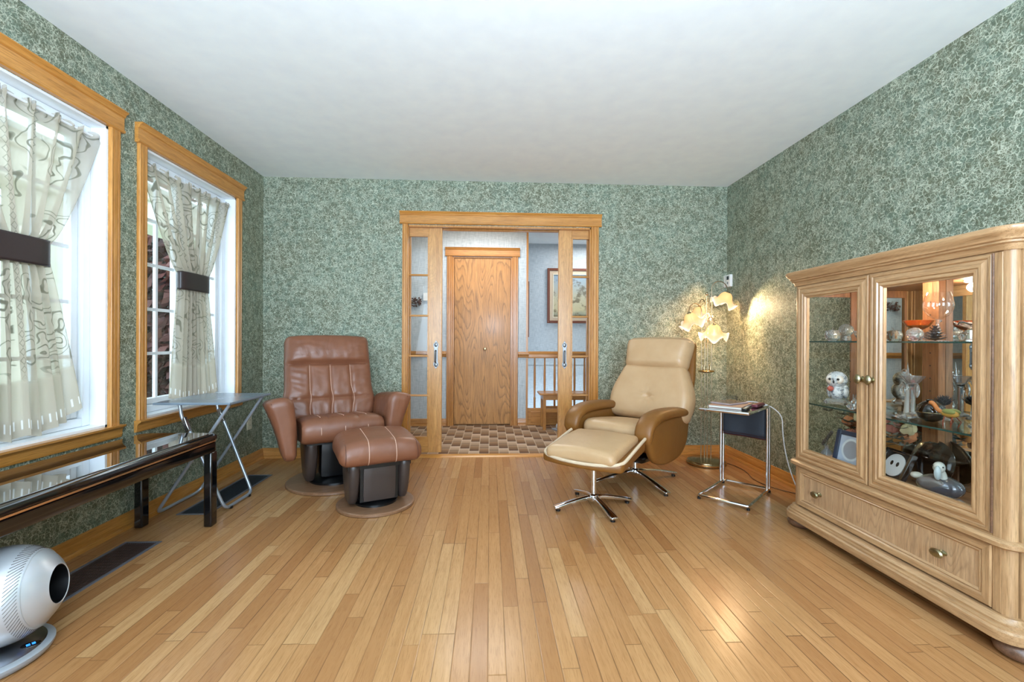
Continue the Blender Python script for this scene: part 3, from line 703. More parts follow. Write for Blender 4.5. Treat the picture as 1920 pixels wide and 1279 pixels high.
# ================================================================ OUTSIDE
b = B(); b.box(-30, -6, -1.0, XW-.3, 30, -.5); struct('ground', b, plain('lawn_ground', S(96, 120, 74), .95, bump=(60, .5)))
r = thing('porch', 'white and beige porch post and beam outside the windows', 'porch', (-3.3, 3.4, -.5))
b = B(); b.box(-3.42, 3.30, -.5, -3.18, 3.56, 2.1); obj('post', b, 'extbeige', r, world=True, bevel=.01)
b = B(); b.box(-3.46, -1, 2.08, -3.14, 9, 2.36); b.box(-3.50, -1, 2.30, -3.10, 9, 2.40); obj('beam', b, 'extbeige', r, world=True, bevel=.01)
b = B()
for k in range(5): b.box(-3.46+.09*k, -1, 2.40, -3.375+.09*k, 9, 2.42)
obj('soffit', b, 'extwhite', r, world=True)
b = B(); b.box(-3.5, -1, -.55, XW-.02, 9, -.45); obj('deck', b, 'extwhite', r, world=True)
def tree(name, lab, x, y, h, rad, cols, seed, conic=False, z0=-.5, nl=4200):
    rr = random.Random(seed); r = thing(name, lab, 'tree', (x, y, z0), 0, None)
    b = B(); b.tube([(0, 0, 0), (.05, 0, h*.4), (0, .05, h*.85)], [.13, .09, .03], 8)
    for k in range(8):
        a = k*2.4; zz = h*(.3+.07*k); b.tube([(0, 0, zz), (rad*.6*math.cos(a), rad*.6*math.sin(a), zz+h*.12)], [.04, .01], 6)
    obj('trunk', b, plain('bark_'+name, S(90, 74, 60), .9), r)
    b = B()
    for k in range(nl):
        zz = rr.random(); a = rr.uniform(0, 2*PI); q = rr.random()**.4
        R = rad*(1-zz)*q+.05 if conic else rad*math.sin(PI*min(1, .12+zz*.86))*q
        c = Vector((R*math.cos(a), R*math.sin(a), h*(.10+.9*zz))); u = Vector((rr.gauss(0, 1), rr.gauss(0, 1), rr.gauss(0, 1))).normalized(); v = u.orthogonal().normalized()
        s_ = rr.uniform(.07, .15); w_ = u.cross(v)*s_*.5
        b._add([c-v*s_, c+w_, c+v*s_, c-w_], [(0, 1, 2, 3)])
    t = NT('leaf_'+name); nn = t.noise(t.coord(), 3, 3); t.base(t.ramp(nn, [(.35, cols[0]), (.6, cols[1])])); t.set(rough=.6)
    obj('foliage', b, t.m, r, smooth=0)
tree('spruce_tree', 'dark green spruce seen through the left sash of the far window', -9.6, 13.0, 8.5, 2.3, (S(22, 36, 26), S(50, 72, 56)), 1, True, nl=6000)
tree('maple_tree', 'dark red maple seen through the far window', -5.9, 8.2, 4.6, 1.35, (S(46, 20, 18), S(86, 46, 38)), 2, nl=6500)
tree('fir_tree', 'blue-green fir behind the red maple outside the far window', -13.5, 19.5, 11.0, 3.0, (S(30, 48, 44), S(70, 96, 90)), 3, True, nl=5000)
tree('shrub_tree', 'green leafy shrub seen in the right sash of the far window', -6.2, 11.6, 4.6, 1.5, (S(28, 44, 26), S(62, 84, 56)), 4, nl=5000)

# ================================================================ SEATING
def gs(x, c, s): return math.exp(-((x-c)/s)**2)
def sstep(a, b, x):
    t = max(0.0, min(1.0, (x-a)/(b-a))); return t*t*(3-2*t)
RX = lambda d: Matrix.Rotation(math.radians(d), 4, 'X')
T4 = Matrix.Translation

def pod(b, xc, hw, zt, zb, yt, yb, yo=0.0):
    """a side shell of the glider base: shield-shaped plate standing in the y-z plane"""
    n = 14; rings = []
    for i in range(n+1):
        t = i/n; z = zb+(zt-zb)*t; q = 1-(1-t)**2.2
        hy = yb+(yt-yb)*q; hh = hw*(0.72+0.28*q)
        if i in (0, n): hy *= .93; hh *= .8
        R = []
        for k in range(24):
            a = 2*PI*k/24; ca, sa = math.cos(a), math.sin(a)
            R.append((xc+hh*math.copysign(abs(ca)**.55, ca), yo+hy*math.copysign(abs(sa)**.55, sa), z))
        rings.append(R)
    b.loft(rings)

def disc_base(r, root, R, th=.022):
    b = B(); b.lathe([(0.0001, 0), (R-.006, 0), (R, .004), (R, th-.006), (R-.005, th-.001), (R-.012, th), (0.0001, th)], 64); obj('base_disc', b, 'basewood', r)
    b = B(); b.lathe([(.0001, th), (R*.55, th), (R*.55, th+.012), (R*.38, th+.030), (.0001, th+.030)], 40); obj('swivel_ring', b, 'black', r)

# ---- brown recliner
br = thing('recliner', 'brown leather swivel recliner with cream topstitching in the far left corner', 'armchair', (-1.115, 3.33, 0), math.radians(28))
disc_base(br, None, .335)
b = B(); pod(b, -.185, .048, .345, .045, .20, .085); obj('base_shell', b, 'pod', br)
b = B(); pod(b, .185, .048, .345, .045, .20, .085); obj('base_shell', b, 'pod', br)
b = B(); b.rbox((.125, .13, .135), .03, (6, 6, 6), f=lambda p: (p[0], p[1]*(.75+.25*(p[2]+.135)/.27), p[2]), M4=T4((0, 0, .19))); b.box(-.22, -.20, .315, .22, .20, .345)
obj('centre_housing', b, 'black', br)
def seat_f(p):
    x, y, z = p; t = max(0, z/.075); x = max(-.262, min(.262, x*1.10))
    z += t*(.020*(1-(x/.275)**4) - .010*gs(x, -.09, .012) - .010*gs(x, .09, .012)) + .004*noise.noise(Vector((x*9, y*9, 3)))
    if y < -.12: z += -.012*((-y-.12)/.15)**2*t; y -= .012*(1-(x/.27)**2)
    z -= (y+.27)*.10
    return (x, y, z)
b = B(); b.rbox((.270, .275, .078), .068, (32, 20, 10), seat_f, T4((0, -.055, .425))); st = obj('seat', b, 'leather_br', br)
b = B()
for xs in (-.135, 0, .135):
    pts = []
    for k in range(17):
        a = -PI*.52+PI*1.04*k/16*1.0
        # around the front roll, then a little way back over the top
        y_ = -.055-.275+.070-.070*math.cos(max(-PI/2, min(PI/2, a))); z_ = .425+.068*math.sin(max(-PI/2, min(PI/2, a)))
        p = seat_f((xs, y_+.055, z_-.425)); pts.append((p[0], p[1]-.055-.001, p[2]+.425+.0015))
    for yy in (-.20, -.12, -.04, .05, .12):
        p = seat_f((xs, yy, .078)); pts.append((p[0], p[1]-.055, p[2]+.4270))
    b.tube(pts, .0022, 6)
obj('piping', b, 'seam', st)
def bback(p):
    x, y, z = p; a = max(0, min(1, -y/.07)); sx = 1 - .015*sstep(.0, .33, z) + .06*gs(z, -.19, .08) - .03*sstep(-.25, -.33, z)
    edge = max(0, 1-(abs(x)/.31)**6)
    head = .050*math.sqrt(max(0, 1-((z-.215)/.118)**2)) if z > .097 else 0
    body = .024*math.sqrt(max(0, 1-((z+.11)/.225)**2)) if z <= .115 else 0
    gro = sum(gs(x, c, .010) for c in (-.145, 0, .145))*(1 if z < .10 else 0)
    pin = gs(z, -.165, .012)
    d = head+body - .012*gro*min(1, max(0, (.10-z)/.03)) - .012*pin*(.5+.5*(1-gro)) - .026*gs(z, .104, .011)
    pk = sum(gs(x, c, .03)*gs(z, -.165, .035) for c in (-.145, 0, .145))
    d -= .010*pk
    wr = noise.noise(Vector((x*13, z*34+3*abs(x)*20*(z-.2), 1.3)))*.007*(.25+1.2*(abs(x)/.31)**2) + noise.noise(Vector((x*26, z*13, 4)))*.0035
    return (x*sx, y-(d*edge+wr*edge)*a+.0, z + (.012*(1-(x/.31)**2) if z > .3 else 0))
MB = T4((-.018, .240, .728)) @ RX(-17)
b = B(); b.rbox((.310, .072, .325), .045, (60, 8, 60), bback, MB); bk = obj('backrest', b, 'leather_br', br)
b = B()
for c in (-.145, 0, .145):
    b.tube([MB @ Vector(bback((c+.012*gs(z_, -.165, .05), -.072, z_)))+Vector((0, -.0015, 0)) for z_ in [.094-.4*k/30 for k in range(31)]], .0020, 6)
obj('piping', b, 'seam', bk)
b = B(); b.tube([MB @ Vector((-.292*(1-.015*sstep(0, .33, z_)), -.062, z_)) for z_ in [.28-.55*k/20 for k in range(21)]], .0016, 6); obj('side_seam', b, 'seam_dk', bk)
def arm_brown(s):
    def f(p):
        x, y, z = p; q = (z+.19)/.38
        x *= .52+.62*q
        x += .034*q*q*1.6 - .018*(1-q)
        z2 = z + q*(.030*(-y/.25)) + (1-q)*.055*sstep(-.05, .25, y)
        z2 += .016*q*(1-min(1, (x/.10)**2))
        y2 = y - .020*q*(1 if y < 0 else 0)
        n_ = noise.noise(Vector((x*10, y*16, z*12+s)))*.006
        return (s*(x+n_), y2, z2+n_*.6)
    b = B(); b.rbox((.078, .235, .19), .050, (12, 26, 22), f, T4((s*.345, -.045, .428))); a = obj('armrest', b, 'leather_br', br)
    b = B(); pts = []
    for k in range(25):
        t = k/24; z_ = -.17+.34*t
        p = f((.040, -.235+.012, z_)); pts.append((p[0]+s*.345, p[1]-.045-.004, p[2]+.428))
    b.tube(pts, .0016, 6); obj('seam', b, 'seam_dk', a)
arm_brown(-1); arm_brown(1)

# ---- brown ottoman
ot = thing('footstool', 'brown leather glider footstool on a round wooden base in front of the recliner', 'footstool', (-.71, 2.85, 0), math.radians(25))
disc_base(ot, None, .235)
for s_ in (-1, 1):
    b = B(); pod(b, s_*.150, .040, .300, .045, .150, .080); obj('base_shell', b, 'pod', ot)
b = B(); b.rbox((.100, .125, .112), .02, (6, 6, 6), f=lambda p: (p[0], p[1]*(.86+.14*(p[2]+.11)/.22), p[2]), M4=T4((0, -.004, .165))); obj('front_panel', b, 'pod', ot)
b = B(); b.box(-.185, -.13, .262, .185, .13, .298); b.box(-.112, -.10, .055, .112, .10, .27); obj('centre_housing', b, 'black', ot)
def ott_f(p):
    x, y, z = p; t = (z+.06)/.12
    z2 = z + t*.026*(1-(x/.24)**2) + t*.010*(1-(y/.2)**2) + (.10*(y+.2)*t*.55)
    x2 = x*(1+.02*(1-t)) ; y2 = y*(1-.05*t)
    z2 -= t*.006*(gs(x, -.078, .009)+gs(x, .078, .009))
    n_ = noise.noise(Vector((x*8, y*8, z*8)))*.004
    return (x2, y2, z2+n_)
b = B(); b.rbox((.240, .205, .060), .055, (30, 24, 10), ott_f, T4((0, -.01, .352))); c_ = obj('cushion', b, 'leather_br', ot)
b = B()
for xs in (-.078, .078):
    pts = []
    for k in range(8):
        a = -PI/2+PI*k/7; p = ott_f((xs, -.205+.055-.055*math.cos(a), .005*math.sin(a)+.055*math.sin(a))); pts.append((p[0], p[1]-.0125, p[2]+.3525))
    for yy in [-.14+.28*k/10 for k in range(1, 11)]:
        p = ott_f((xs, yy, .06)); pts.append((p[0], p[1]-.01, p[2]+.353))
    b.tube(pts, .0022, 6)
obj('piping', b, 'seam', c_)
b = B()
for xs in (-.205, .205):
    pts = []
    for k in range(10):
        a = -PI*.4+PI*.9*k/9; p = ott_f((xs, -.205+.055-.056*math.cos(a), .056*math.sin(a))); pts.append((p[0], p[1]-.011, p[2]+.3525))
    b.tube(pts, .0014, 6); obj('edge_seam', b, 'seam_dk', c_); b = B()

# ---- tan chair and its footstool
def star_base(root, R, off, zc, mat='chrome', topz=.20, colr=.019, n=4):
    for k in range(n):
        a = off+k*2*PI/n; rings = []
        for i in range(13):
            t = i/12; d = .012+(R-.012)*t; hw = .013+.010*t; zt_ = zc-(zc-.030)*t**1.5; th = .024-.008*t
            if i == 12: hw *= .8; th *= .8
            pr = [(-hw, -th), (hw, -th), (hw, -th*.25), (hw*.55, 0), (-hw*.55, 0), (-hw, -th*.25)]
            rings.append([(d*math.cos(a)-u*math.sin(a), d*math.sin(a)+u*math.cos(a), zt_+v) for u, v in pr])
        b = B(); b.loft(rings); leg = obj('star_leg', b, mat, root, bevel=.0025)
        b = B(); b.lathe([(.0001, 0), (.014, 0), (.014, .012), (.0001, .012)], 14, c=((R-.025)*math.cos(a), (R-.025)*math.sin(a), 0)); obj('glide', b, 'black', leg)
    b = B(); b.lathe([(.0001, zc-.040), (.022, zc-.040), (.030, zc-.025), (.030, zc-.004), (.024, zc+.004), (colr, zc+.008), (colr, topz), (.0001, topz)], 32); obj('column', b, mat, root)
TC = (1.075, 3.258, 0); TH = math.radians(-47)
tc = thing('lounge_chair', 'tan leather lounge chair on a chrome star base beside the pocket doors', 'armchair', TC, TH)
star_base(tc, .37, math.radians(-73+47), .085, topz=.175)
b = B(); b.rbox((.20, .22, .035), .034, (14, 14, 6), f=lambda p: (p[0]*(1-.35*(.035-p[2])/.07), p[1]*(1-.4*(.035-p[2])/.07), p[2]+.10*max(0, p[1])/.22*0), M4=T4((0, 0, .20))); obj('seat_pan', b, 'black', tc)
b = B(); b.rbox((.240, .275, .075), .045, (16, 18, 8), f=lambda p: (p[0], p[1]-.01*(1-(p[0]/.24)**2)*(p[1] < 0), p[2]-.22*(p[1]+.1)*(.5 if p[2] < 0 else .35)+(.03 if p[2] < 0 and p[1] < -.1 else 0)), M4=T4((0, -.055, .335))); obj('seat_shell', b, 'leather_bgd', tc)
def tseat(p):
    x, y, z = p; t = max(0, z/.05)
    z += t*.018*(1-(x/.25)**2)*(1-(y/.27)**2)
    z -= .11*(y+.10)
    if y < -.18: z -= .02*((-y-.18)/.1)**2
    return (x, y-(.014*(1-(x/.25)**2) if y < 0 else 0), z)
b = B(); b.rbox((.232, .275, .050), .042, (22, 24, 8), tseat, T4((0, -.075, .412))); obj('seat', b, 'leather_bg', tc)
MT = T4((.022, .262, .725)) @ RX(-21)
def tback(p):
    x, y, z = p; a = max(0, min(1, -y/.06)); q = (z+.215)/.43
    sx = .90+.22*math.sin(PI*min(1, q*.55+.24))**2 - .17*sstep(.25, 1.0, q)
    d = .030*math.sqrt(max(0, 1-(z/.222)**2))
    r_ = math.hypot(x-.0, z+.045); th = math.atan2(z+.045, x)
    d -= .018*gs(r_, 0, .020) + .0045*math.cos(th*9)*gs(r_, .035, .03) + .010*gs(r_, 0, .08)
    edge = max(0, 1-(abs(x)/.30)**6)
    return (x*sx, y-d*edge*a-.03*(x/.3)**2*a*.6, z)
b = B(); b.rbox((.300, .060, .215), .045, (44, 8, 40), tback, MT @ T4((0, -.005, -.100))); obj('backrest', b, 'leather_bg', tc)
def thead(p):
    x, y, z = p; a = max(0, min(1, -y/.06))
    sx = .93+.06*sstep(-.1, .1, z); d = .040*math.sqrt(max(0, 1-(z/.138)**2))
    wr = noise.noise(Vector((x*8+z*30, z*9, 2)))*.006*sstep(.10, .26, abs(x))
    return (x*sx, y-(d*max(0, 1-(abs(x)/.28)**6)+wr)*a + (.02*a if z > .09 else 0), z+.010*(1-(x/.28)**2)*(z > .05))
b = B(); b.rbox((.272, .060, .132), .055, (34, 8, 24), thead, MT @ T4((0, -.022, .205))); obj('headrest', b, 'leather_bg', tc)
b = B(); b.rbox((.292, .028, .330), .026, (20, 4, 24), f=lambda p: (p[0]*(1.0-.10*sstep(0, .33, p[2])), p[1]+.03*(1-(p[0]/.3)**2)-.02, p[2]), M4=MT @ T4((0, .055, .0))); obj('back_shell', b, 'leather_bgd', tc)
def smooth_closed(pts, n=6):
    """Catmull-Rom through a closed 2-D outline"""
    out = []; m = len(pts)
    for i in range(m):
        p0, p1, p2, p3 = [Vector(pts[(i+k) % m]) for k in (-1, 0, 1, 2)]
        for j in range(n):
            t = j/n; out.append(.5*((2*p1)+(-p0+p2)*t+(2*p0-5*p1+4*p2-p3)*t*t+(-p0+3*p1-3*p2+p3)*t**3))
    return out
def tan_arm(s):
    root = thing_part = None
    # side panel: a padded plate with a curved outline (y, z)
    ol = smooth_closed([(-.385, .470), (-.385, .400), (-.35, .315), (-.285, .240), (-.17, .205), (-.02, .205), (.11, .235), (.195, .310), (.225, .405), (.215, .490), (.05, .510), (-.2, .505)])
    cx_ = Vector((-.09, .36)); rings = []
    for u, sc in ((-.030, .86), (-.026, .94), (-.016, .985), (0, 1.0), (.016, .985), (.026, .94), (.030, .86)):
        rings.append([(s*(.282+u), *(cx_+(Vector(p)-cx_)*sc)) for p in ol])
    b = B(); b.loft(rings); a = obj('arm_panel', b, 'leather_bgd', tc)
    # the pad: a thick roll along the top, drooping over the front
    path = bez((0, -.400, .395), (0, -.425, .52), (0, -.32, .555), (0, -.14, .552), 10)+bez((0, -.14, .552), (0, .0, .550), (0, .12, .540), (0, .225, .525), 8)[1:]
    n_ = len(path); rings = []
    for i, p in enumerate(path):
        t = i/(n_-1); tg = (path[min(i+1, n_-1)]-path[max(i-1, 0)]).normalized(); nn = Vector((0, -tg.z, tg.y))
        w_ = (.058+.006*math.sin(PI*t)); h_ = .030+.006*math.sin(PI*t)
        if i in (0, n_-1): w_ *= .8; h_ *= .6
        R = []
        for k in range(20):
            an = 2*PI*k/20; ca, sa = math.cos(an), math.sin(an)
            R.append(Vector((s*.280, p[1], p[2]-.012))+Vector((1, 0, 0))*w_*math.copysign(abs(ca)**.75, ca)+nn*h_*math.copysign(abs(sa)**.75, sa))
        rings.append(R)
    b = B(); b.loft(rings); obj('arm_pad', b, 'leather_bgd', tc)
tan_arm(-1); tan_arm(1)

to = thing('footstool', 'tan leather footstool with curled sides on a chrome star base', 'footstool', (.647, 2.75, 0), math.radians(-38))
star_base(to, .262, math.radians(14+38), .075, topz=.30, colr=.017)
def shell_f(p):
    x, y, z = p; k = (abs(x)/.262)**2.6; t = (y+.235)/.47
    z += k*(.016+.052*t)*1.0 + .030*t - .010
    if p[2] < 0: z -= .045*k*(.4+.6*t)
    x *= 1-.02*k
    y += .02*(x/.26)**2*(1-t)
    return (x, y*(1-.14*k), z)
b = B(); b.rbox((.265, .235, .020), .019, (34, 22, 4), shell_f, T4((0, 0, .318))); obj('shell', b, 'leather_bgd', to)
def ocush(p):
    x, y, z = p; t = (y+.215)/.43; k = (abs(x)/.222)**3
    z += .035*t + .022*(1-(x/.225)**2)*(z > 0) + k*.018*t - .010 + .010*(1-((y)/.215)**2)*(z > 0)
    return (x*(1-.03*t), y, z)
b = B(); b.rbox((.222, .218, .034), .032, (26, 22, 6), ocush, T4((0, -.004, .360))); obj('cushion', b, 'leather_bg', to)
b = B(); rim = []
for k in range(9): rim.append(shell_f((-.262, .225-.40*k/8, .016)))
for k in range(1, 6):
    a = PI+PI/2*k/6; rim.append(shell_f((-.262+.05+.05*math.cos(a), -.180+.05*math.sin(a), .016)))
for k in range(9): rim.append(shell_f((-.212+.424*k/8, -.232, .016)))
for k in range(1, 6):
    a = 3*PI/2+PI/2*k/6; rim.append(shell_f((.212+.05*math.cos(a), -.180+.05*math.sin(a), .016)))
for k in range(9): rim.append(shell_f((.262, -.175+.40*k/8, .016)))
b.tube([(p[0], p[1], p[2]+.318) for p in rim], .010, 8); obj('rim_piping', b, 'leather_pale', to)
b = B(); b.lathe([(.0001, .272), (.075, .272), (.085, .298), (.0001, .300)], 24); obj('mount_plate', b, 'black', to)

# ================================================================ LAMP
lp = thing('floor_lamp', 'brass floor lamp with four ruffled glass shades in the far right corner', 'floor lamp', (1.82, 3.68, 0))
b = B(); b.lathe([(.0001, 0), (.150, 0), (.158, .006), (.160, .020), (.152, .026), (.150, .034), (.130, .040), (.0001, .044)], 48); obj('base', b, 'brass', lp)
def mat_shade():
    t = NT('peach_ruffled_glass'); x, y, z = t.sep(t.coord('UV')); t.n.remove(t.b)
    c = t.ramp(y, [(0.0, S(250, 240, 222)), (.16, S(236, 196, 162)), (.42, S(240, 190, 138)), (1.0, S(246, 214, 150))])
    tl = t.new('ShaderNodeBsdfTranslucent'); t.link(c, tl.inputs[0]); df = t.new('ShaderNodeBsdfDiffuse'); t.link(c, df.inputs[0])
    gl = t.new('ShaderNodeBsdfGlossy'); gl.inputs['Roughness'].default_value = .1
    em = t.new('ShaderNodeEmission'); t.link(c, em.inputs[0]); em.inputs[1].default_value = .38
    m1 = t.new('ShaderNodeMixShader'); m1.inputs[0].default_value = .7; t.link(tl.outputs[0], m1.inputs[1]); t.link(df.outputs[0], m1.inputs[2])
    m2 = t.new('ShaderNodeMixShader'); m2.inputs[0].default_value = .06; t.link(m1.outputs[0], m2.inputs[1]); t.link(gl.outputs[0], m2.inputs[2])
    ad = t.new('ShaderNodeAddShader'); t.link(m2.outputs[0], ad.inputs[0]); t.link(em.outputs[0], ad.inputs[1]); t.link(ad.outputs[0], t.out.inputs[0]); return t.m
M['shade'] = mat_shade()
def mat_emit(name, col, s_):
    t = NT(name); t.n.remove(t.b); e = t.new('ShaderNodeEmission'); e.inputs[0].default_value = c4(col); e.inputs[1].default_value = s_; t.link(e.outputs[0], t.out.inputs[0]); return t.m
M['bulb'] = mat_emit('lit_bulb', (1.0, .82, .55), 5)
def shade(root, pos, tilt, az, sc=1.0, ph=0.0, pw=4.2):
    """pos: neck of the shade; opens downward, tilted by `tilt` toward azimuth az"""
    Mx = T4(pos) @ Matrix.Rotation(az, 4, 'Z') @ Matrix.Rotation(tilt, 4, 'Y') @ Matrix.Rotation(ph, 4, 'Z')
    prof = [(.016, 0), (.030, -.006), (.044, -.022), (.052, -.045), (.062, -.068), (.082, -.088), (.104, -.098)]
    b = B()
    def fn(u, v):
        a = 2*PI*u; i = v*(len(prof)-1); k = min(int(i), len(prof)-2); f_ = i-k
        r_ = prof[k][0]*(1-f_)+prof[k+1][0]*f_; z_ = prof[k][1]*(1-f_)+prof[k+1][1]*f_
        w_ = max(0, (v-.45)/.55)
        r2 = r_*(1+.10*w_*math.cos(5*a)); z2 = z_+w_*w_*.030*math.cos(5*a)
        return Mx @ Vector((r2*sc*math.cos(a), r2*sc*math.sin(a), z2*sc))
    b.grid(fn, 60, 14, uvfn=lambda u, v: (u, 1-v)); o = obj('lamp_shade', b, 'shade', root, world=True, solid=.0025)
    b = B(); b.sphere(Mx @ Vector((0, 0, -.055*sc)), .019*sc, 12, 8); obj('bulb', b, 'bulb', o, world=True)
    b = B(); b.lathe([(.0001, .012), (.010, .010), (.018, .0), (.020, -.008), (.0001, -.012)], 16, Mx); obj('shade_cap', b, 'brass', root, world=True)
    p = Mx @ Vector((0, 0, -.082*sc)); l = point('floor_lamp_light', p, pw, (1.0, .62, .30), .018)
# stems
sx = [(1.780, 3.690), (1.822, 3.668), (1.866, 3.690), (1.822, 3.715)]
neckA, neckB, neckC, neckD = (1.995, 3.67, 1.440), (1.640, 3.62, 1.260), (1.800, 3.775, 1.325), (1.815, 3.55, 1.165)
def stem(pts, name='stem'):
    b = B(); b.tube(pts, .0036, 8); obj(name, b, 'stemmetal', lp, world=True)
stem([(sx[2][0], sx[2][1], .04), (sx[2][0], sx[2][1], 1.48)]+bez((sx[2][0], sx[2][1], 1.48), (sx[2][0]+.005, sx[2][1], 1.555), (neckA[0]-.01, neckA[1], 1.565), (neckA[0], neckA[1], neckA[2]+.008)))
stem([(sx[0][0], sx[0][1], .04), (sx[0][0], sx[0][1], 1.28)]+bez((sx[0][0], sx[0][1], 1.28), (sx[0][0]-.005, sx[0][1], 1.365), (neckB[0], neckB[1]+.01, 1.375), (neckB[0], neckB[1], neckB[2]+.008)))
stem([(sx[3][0], sx[3][1], .04), (sx[3][0], sx[3][1], 1.34)]+bez((sx[3][0], sx[3][1], 1.34), (sx[3][0], sx[3][1]+.01, 1.40), (neckC[0], neckC[1], 1.41), (neckC[0], neckC[1], neckC[2]+.008)))
stem([(sx[1][0], sx[1][1], .04), (sx[1][0], sx[1][1], 1.19)]+bez((sx[1][0], sx[1][1], 1.19), (sx[1][0], sx[1][1]-.01, 1.25), (neckD[0], neckD[1], 1.245), (neckD[0], neckD[1], neckD[2]+.008)))
b = B(); b.cyl((1.822, 3.69, 1.20), (1.822, 3.69, 1.42), .006, 10); b.sphere((1.822, 3.69, 1.43), .011, 12, 8, (1, 1, 1.5)); obj('centre_post', b, 'brass', lp, world=True)
b = B(); b.lathe([(.0001, 0), (.030, 0), (.062, .008), (.066, .016), (.060, .022), (.028, .026), (.0001, .028)], 32, c=(1.822, 3.69, .765))
for k in range(4):
    a = k*PI/2+.6; b.lathe([(.0001, 0), (.007, 0), (.007, .035), (.004, .045), (.0001, .047)], 10, c=(1.822+.036*math.cos(a), 3.69+.036*math.sin(a), .790))
obj('collar', b, 'brass', lp, world=True)
shade(lp, neckA, math.radians(26), math.radians(-55), 1.02, .3, 6.0)
d_ = bpy.data.lights.new('reflector_bulb_light', 'SPOT'); d_.energy = 9; d_.color = (1.0, .70, .40); d_.spot_size = math.radians(140); d_.spot_blend = .5; d_.shadow_soft_size = .02
rb_ = bpy.data.objects.new('reflector_bulb_light', d_); COL.objects.link(rb_); rb_.location = (2.03, 3.615, 1.325); rb_.rotation_euler = Vector((.20, -.30, -.20)).to_track_quat('-Z', 'Y').to_euler()
shade(lp, neckB, math.radians(24), math.radians(200), 1.0, .9, 2.2)
shade(lp, neckC, math.radians(6), math.radians(60), 1.0, .1, 1.4)
shade(lp, neckD, math.radians(14), math.radians(-110), 1.06, .55)

# ================================================================ CHROME SIDE TABLE
A_, B_, C_, D_ = Vector((1.372, 2.868, 0)), Vector((1.578, 2.655, 0)), Vector((1.912, 2.972, 0)), Vector((1.700, 3.180, 0))
ct = thing('side_table', 'chrome C-shaped side table with a black canvas magazine sling', 'side table', tuple(0.25*(A_+B_+C_+D_)))
up = lambda v, z: (v.x, v.y, z)
e1 = (A_-D_).normalized(); ZT = .598
D2, C2 = D_+e1*.05, C_+e1*.05
b = B(); b.tube(fillet([up(v, .022) for v in (A_, B_, C_, D_)], .008, 3, True), .0095, 8, closed=True); obj('floor_frame', b, 'chrome', ct, world=True)
for v in (D_, C_, D2, C2):
    b = B(); b.cyl(up(v, .022), up(v, ZT-.012), .0095, 10); obj('post', b, 'chrome', ct, world=True)
b = B(); b.tube(fillet([up(v, ZT-.010) for v in (A_, B_, C_, D_)], .006, 3, True), .0095, 8, closed=True); obj('top_frame', b, 'chrome', ct, world=True)
def quadslab(b, P, z0, z1): b._add([up(p, z0) for p in P]+[up(p, z1) for p in P], [(3, 2, 1, 0), (4, 5, 6, 7), (0, 1, 5, 4), (1, 2, 6, 5), (2, 3, 7, 6), (3, 0, 4, 7)])
b = B(); quadslab(b, (A_, B_, C_, D_), ZT-.012, ZT); obj('table_top', b, 'blackglass', ct, world=True)
for v in (A_, B_, C_, D_):
    b = B(); b.lathe([(.0001, 0), (.010, 0), (.010, .013), (.0001, .013)], 10, c=(v.x, v.y, 0)); obj('foot', b, 'black', ct, world=True)
b = B(); b.cyl(up(D2, .575), up(C2, .575), .006, 8); b.cyl(up(D_, .575), up(C_, .575), .006, 8); obj('sling_rod', b, 'chrome', ct, world=True)
sl0, sl1 = D2+(C2-D2)*.05, D2+(C2-D2)*.95
def sling(u, v):
    p = sl0+(sl1-sl0)*u
    prof = [(0, .583), (0, .50), (.002, .44), (.004, .395), (.012, .372), (.030, .366), (.046, .376), (.050, .44), (.05, .583)]
    i = v*(len(prof)-1); k = min(int(i), len(prof)-2); f_ = i-k
    o_ = prof[k][0]*(1-f_)+prof[k+1][0]*f_; z_ = prof[k][1]*(1-f_)+prof[k+1][1]*f_
    q = p-e1*o_+e1*.006*math.sin(PI*v)*math.sin(u*9); return Vector((q.x, q.y, z_-.010*u*(v > .3)))
b = B(); b.grid(sling, 20, 24); sg = obj('magazine_sling', b, 'blackfab', ct, world=True, solid=.003)
b = B(); b.tube([sling(k/10, .47)+Vector((0, 0, -.003)) for k in range(11)], .006, 6); b.tube([sling(k/10, .40)+e1*.003 for k in range(11)], .002, 6); obj('binding', b, 'maroon', sg, world=True)
# things on the side table
ax_, ay_ = (C_-B_).normalized(), (A_-B_).normalized()     # long and short directions of the top
def onct(name, lab, cat, u, v, rot, hz=0): # u along AB->: from B toward A ; v from B toward C
    p = B_+ay_*u+ax_*v; return thing(name, lab, cat, (p.x, p.y, ZT+hz), math.atan2(ax_.y, ax_.x)+rot)
r = onct('book', 'wide hardback book lying lowest on the chrome side table', 'book', .165, .20, .05)
b = B(); b.box(-.150, -.100, .0005, .150, .100, .003); b.box(-.150, -.100, .015, .150, .100, .0175); b.box(-.150, .0975, .003, .150, .100, .015); obj('cover', b, plain('book_cover_brown', S(150, 118, 106), .5), r)
b = B(); b.box(-.146, -.097, .003, .146, .0975, .015); obj('pages', b, plain('paper_edges', S(228, 224, 214), .8), r)
r = onct('tablet', 'grey tablet in a cover lying on the book on the side table', 'tablet', .180, .215, -.25, .0178)
b = B(); b.rbox((.105, .070, .005), .004, (4, 4, 2), M4=T4((0, 0, .0055))); obj('body', b, plain('tablet_case', S(176, 160, 160), .4), r)
b = B(); b.box(-.095, -.060, .0105, .095, .060, .0112); obj('screen', b, plain('tablet_screen', S(120, 96, 88), .15), r)
r = onct('eyeglasses', 'thin dark-framed eyeglasses lying on the tablet', 'glasses', .160, .28, .4, .030)
b = B()
for s_ in (-1, 1): b.tube([(s_*.034+.022*math.cos(a), -.004, .018+.016*math.sin(a)) for a in [2*PI*k/16 for k in range(16)]], .0011, 6, closed=True)
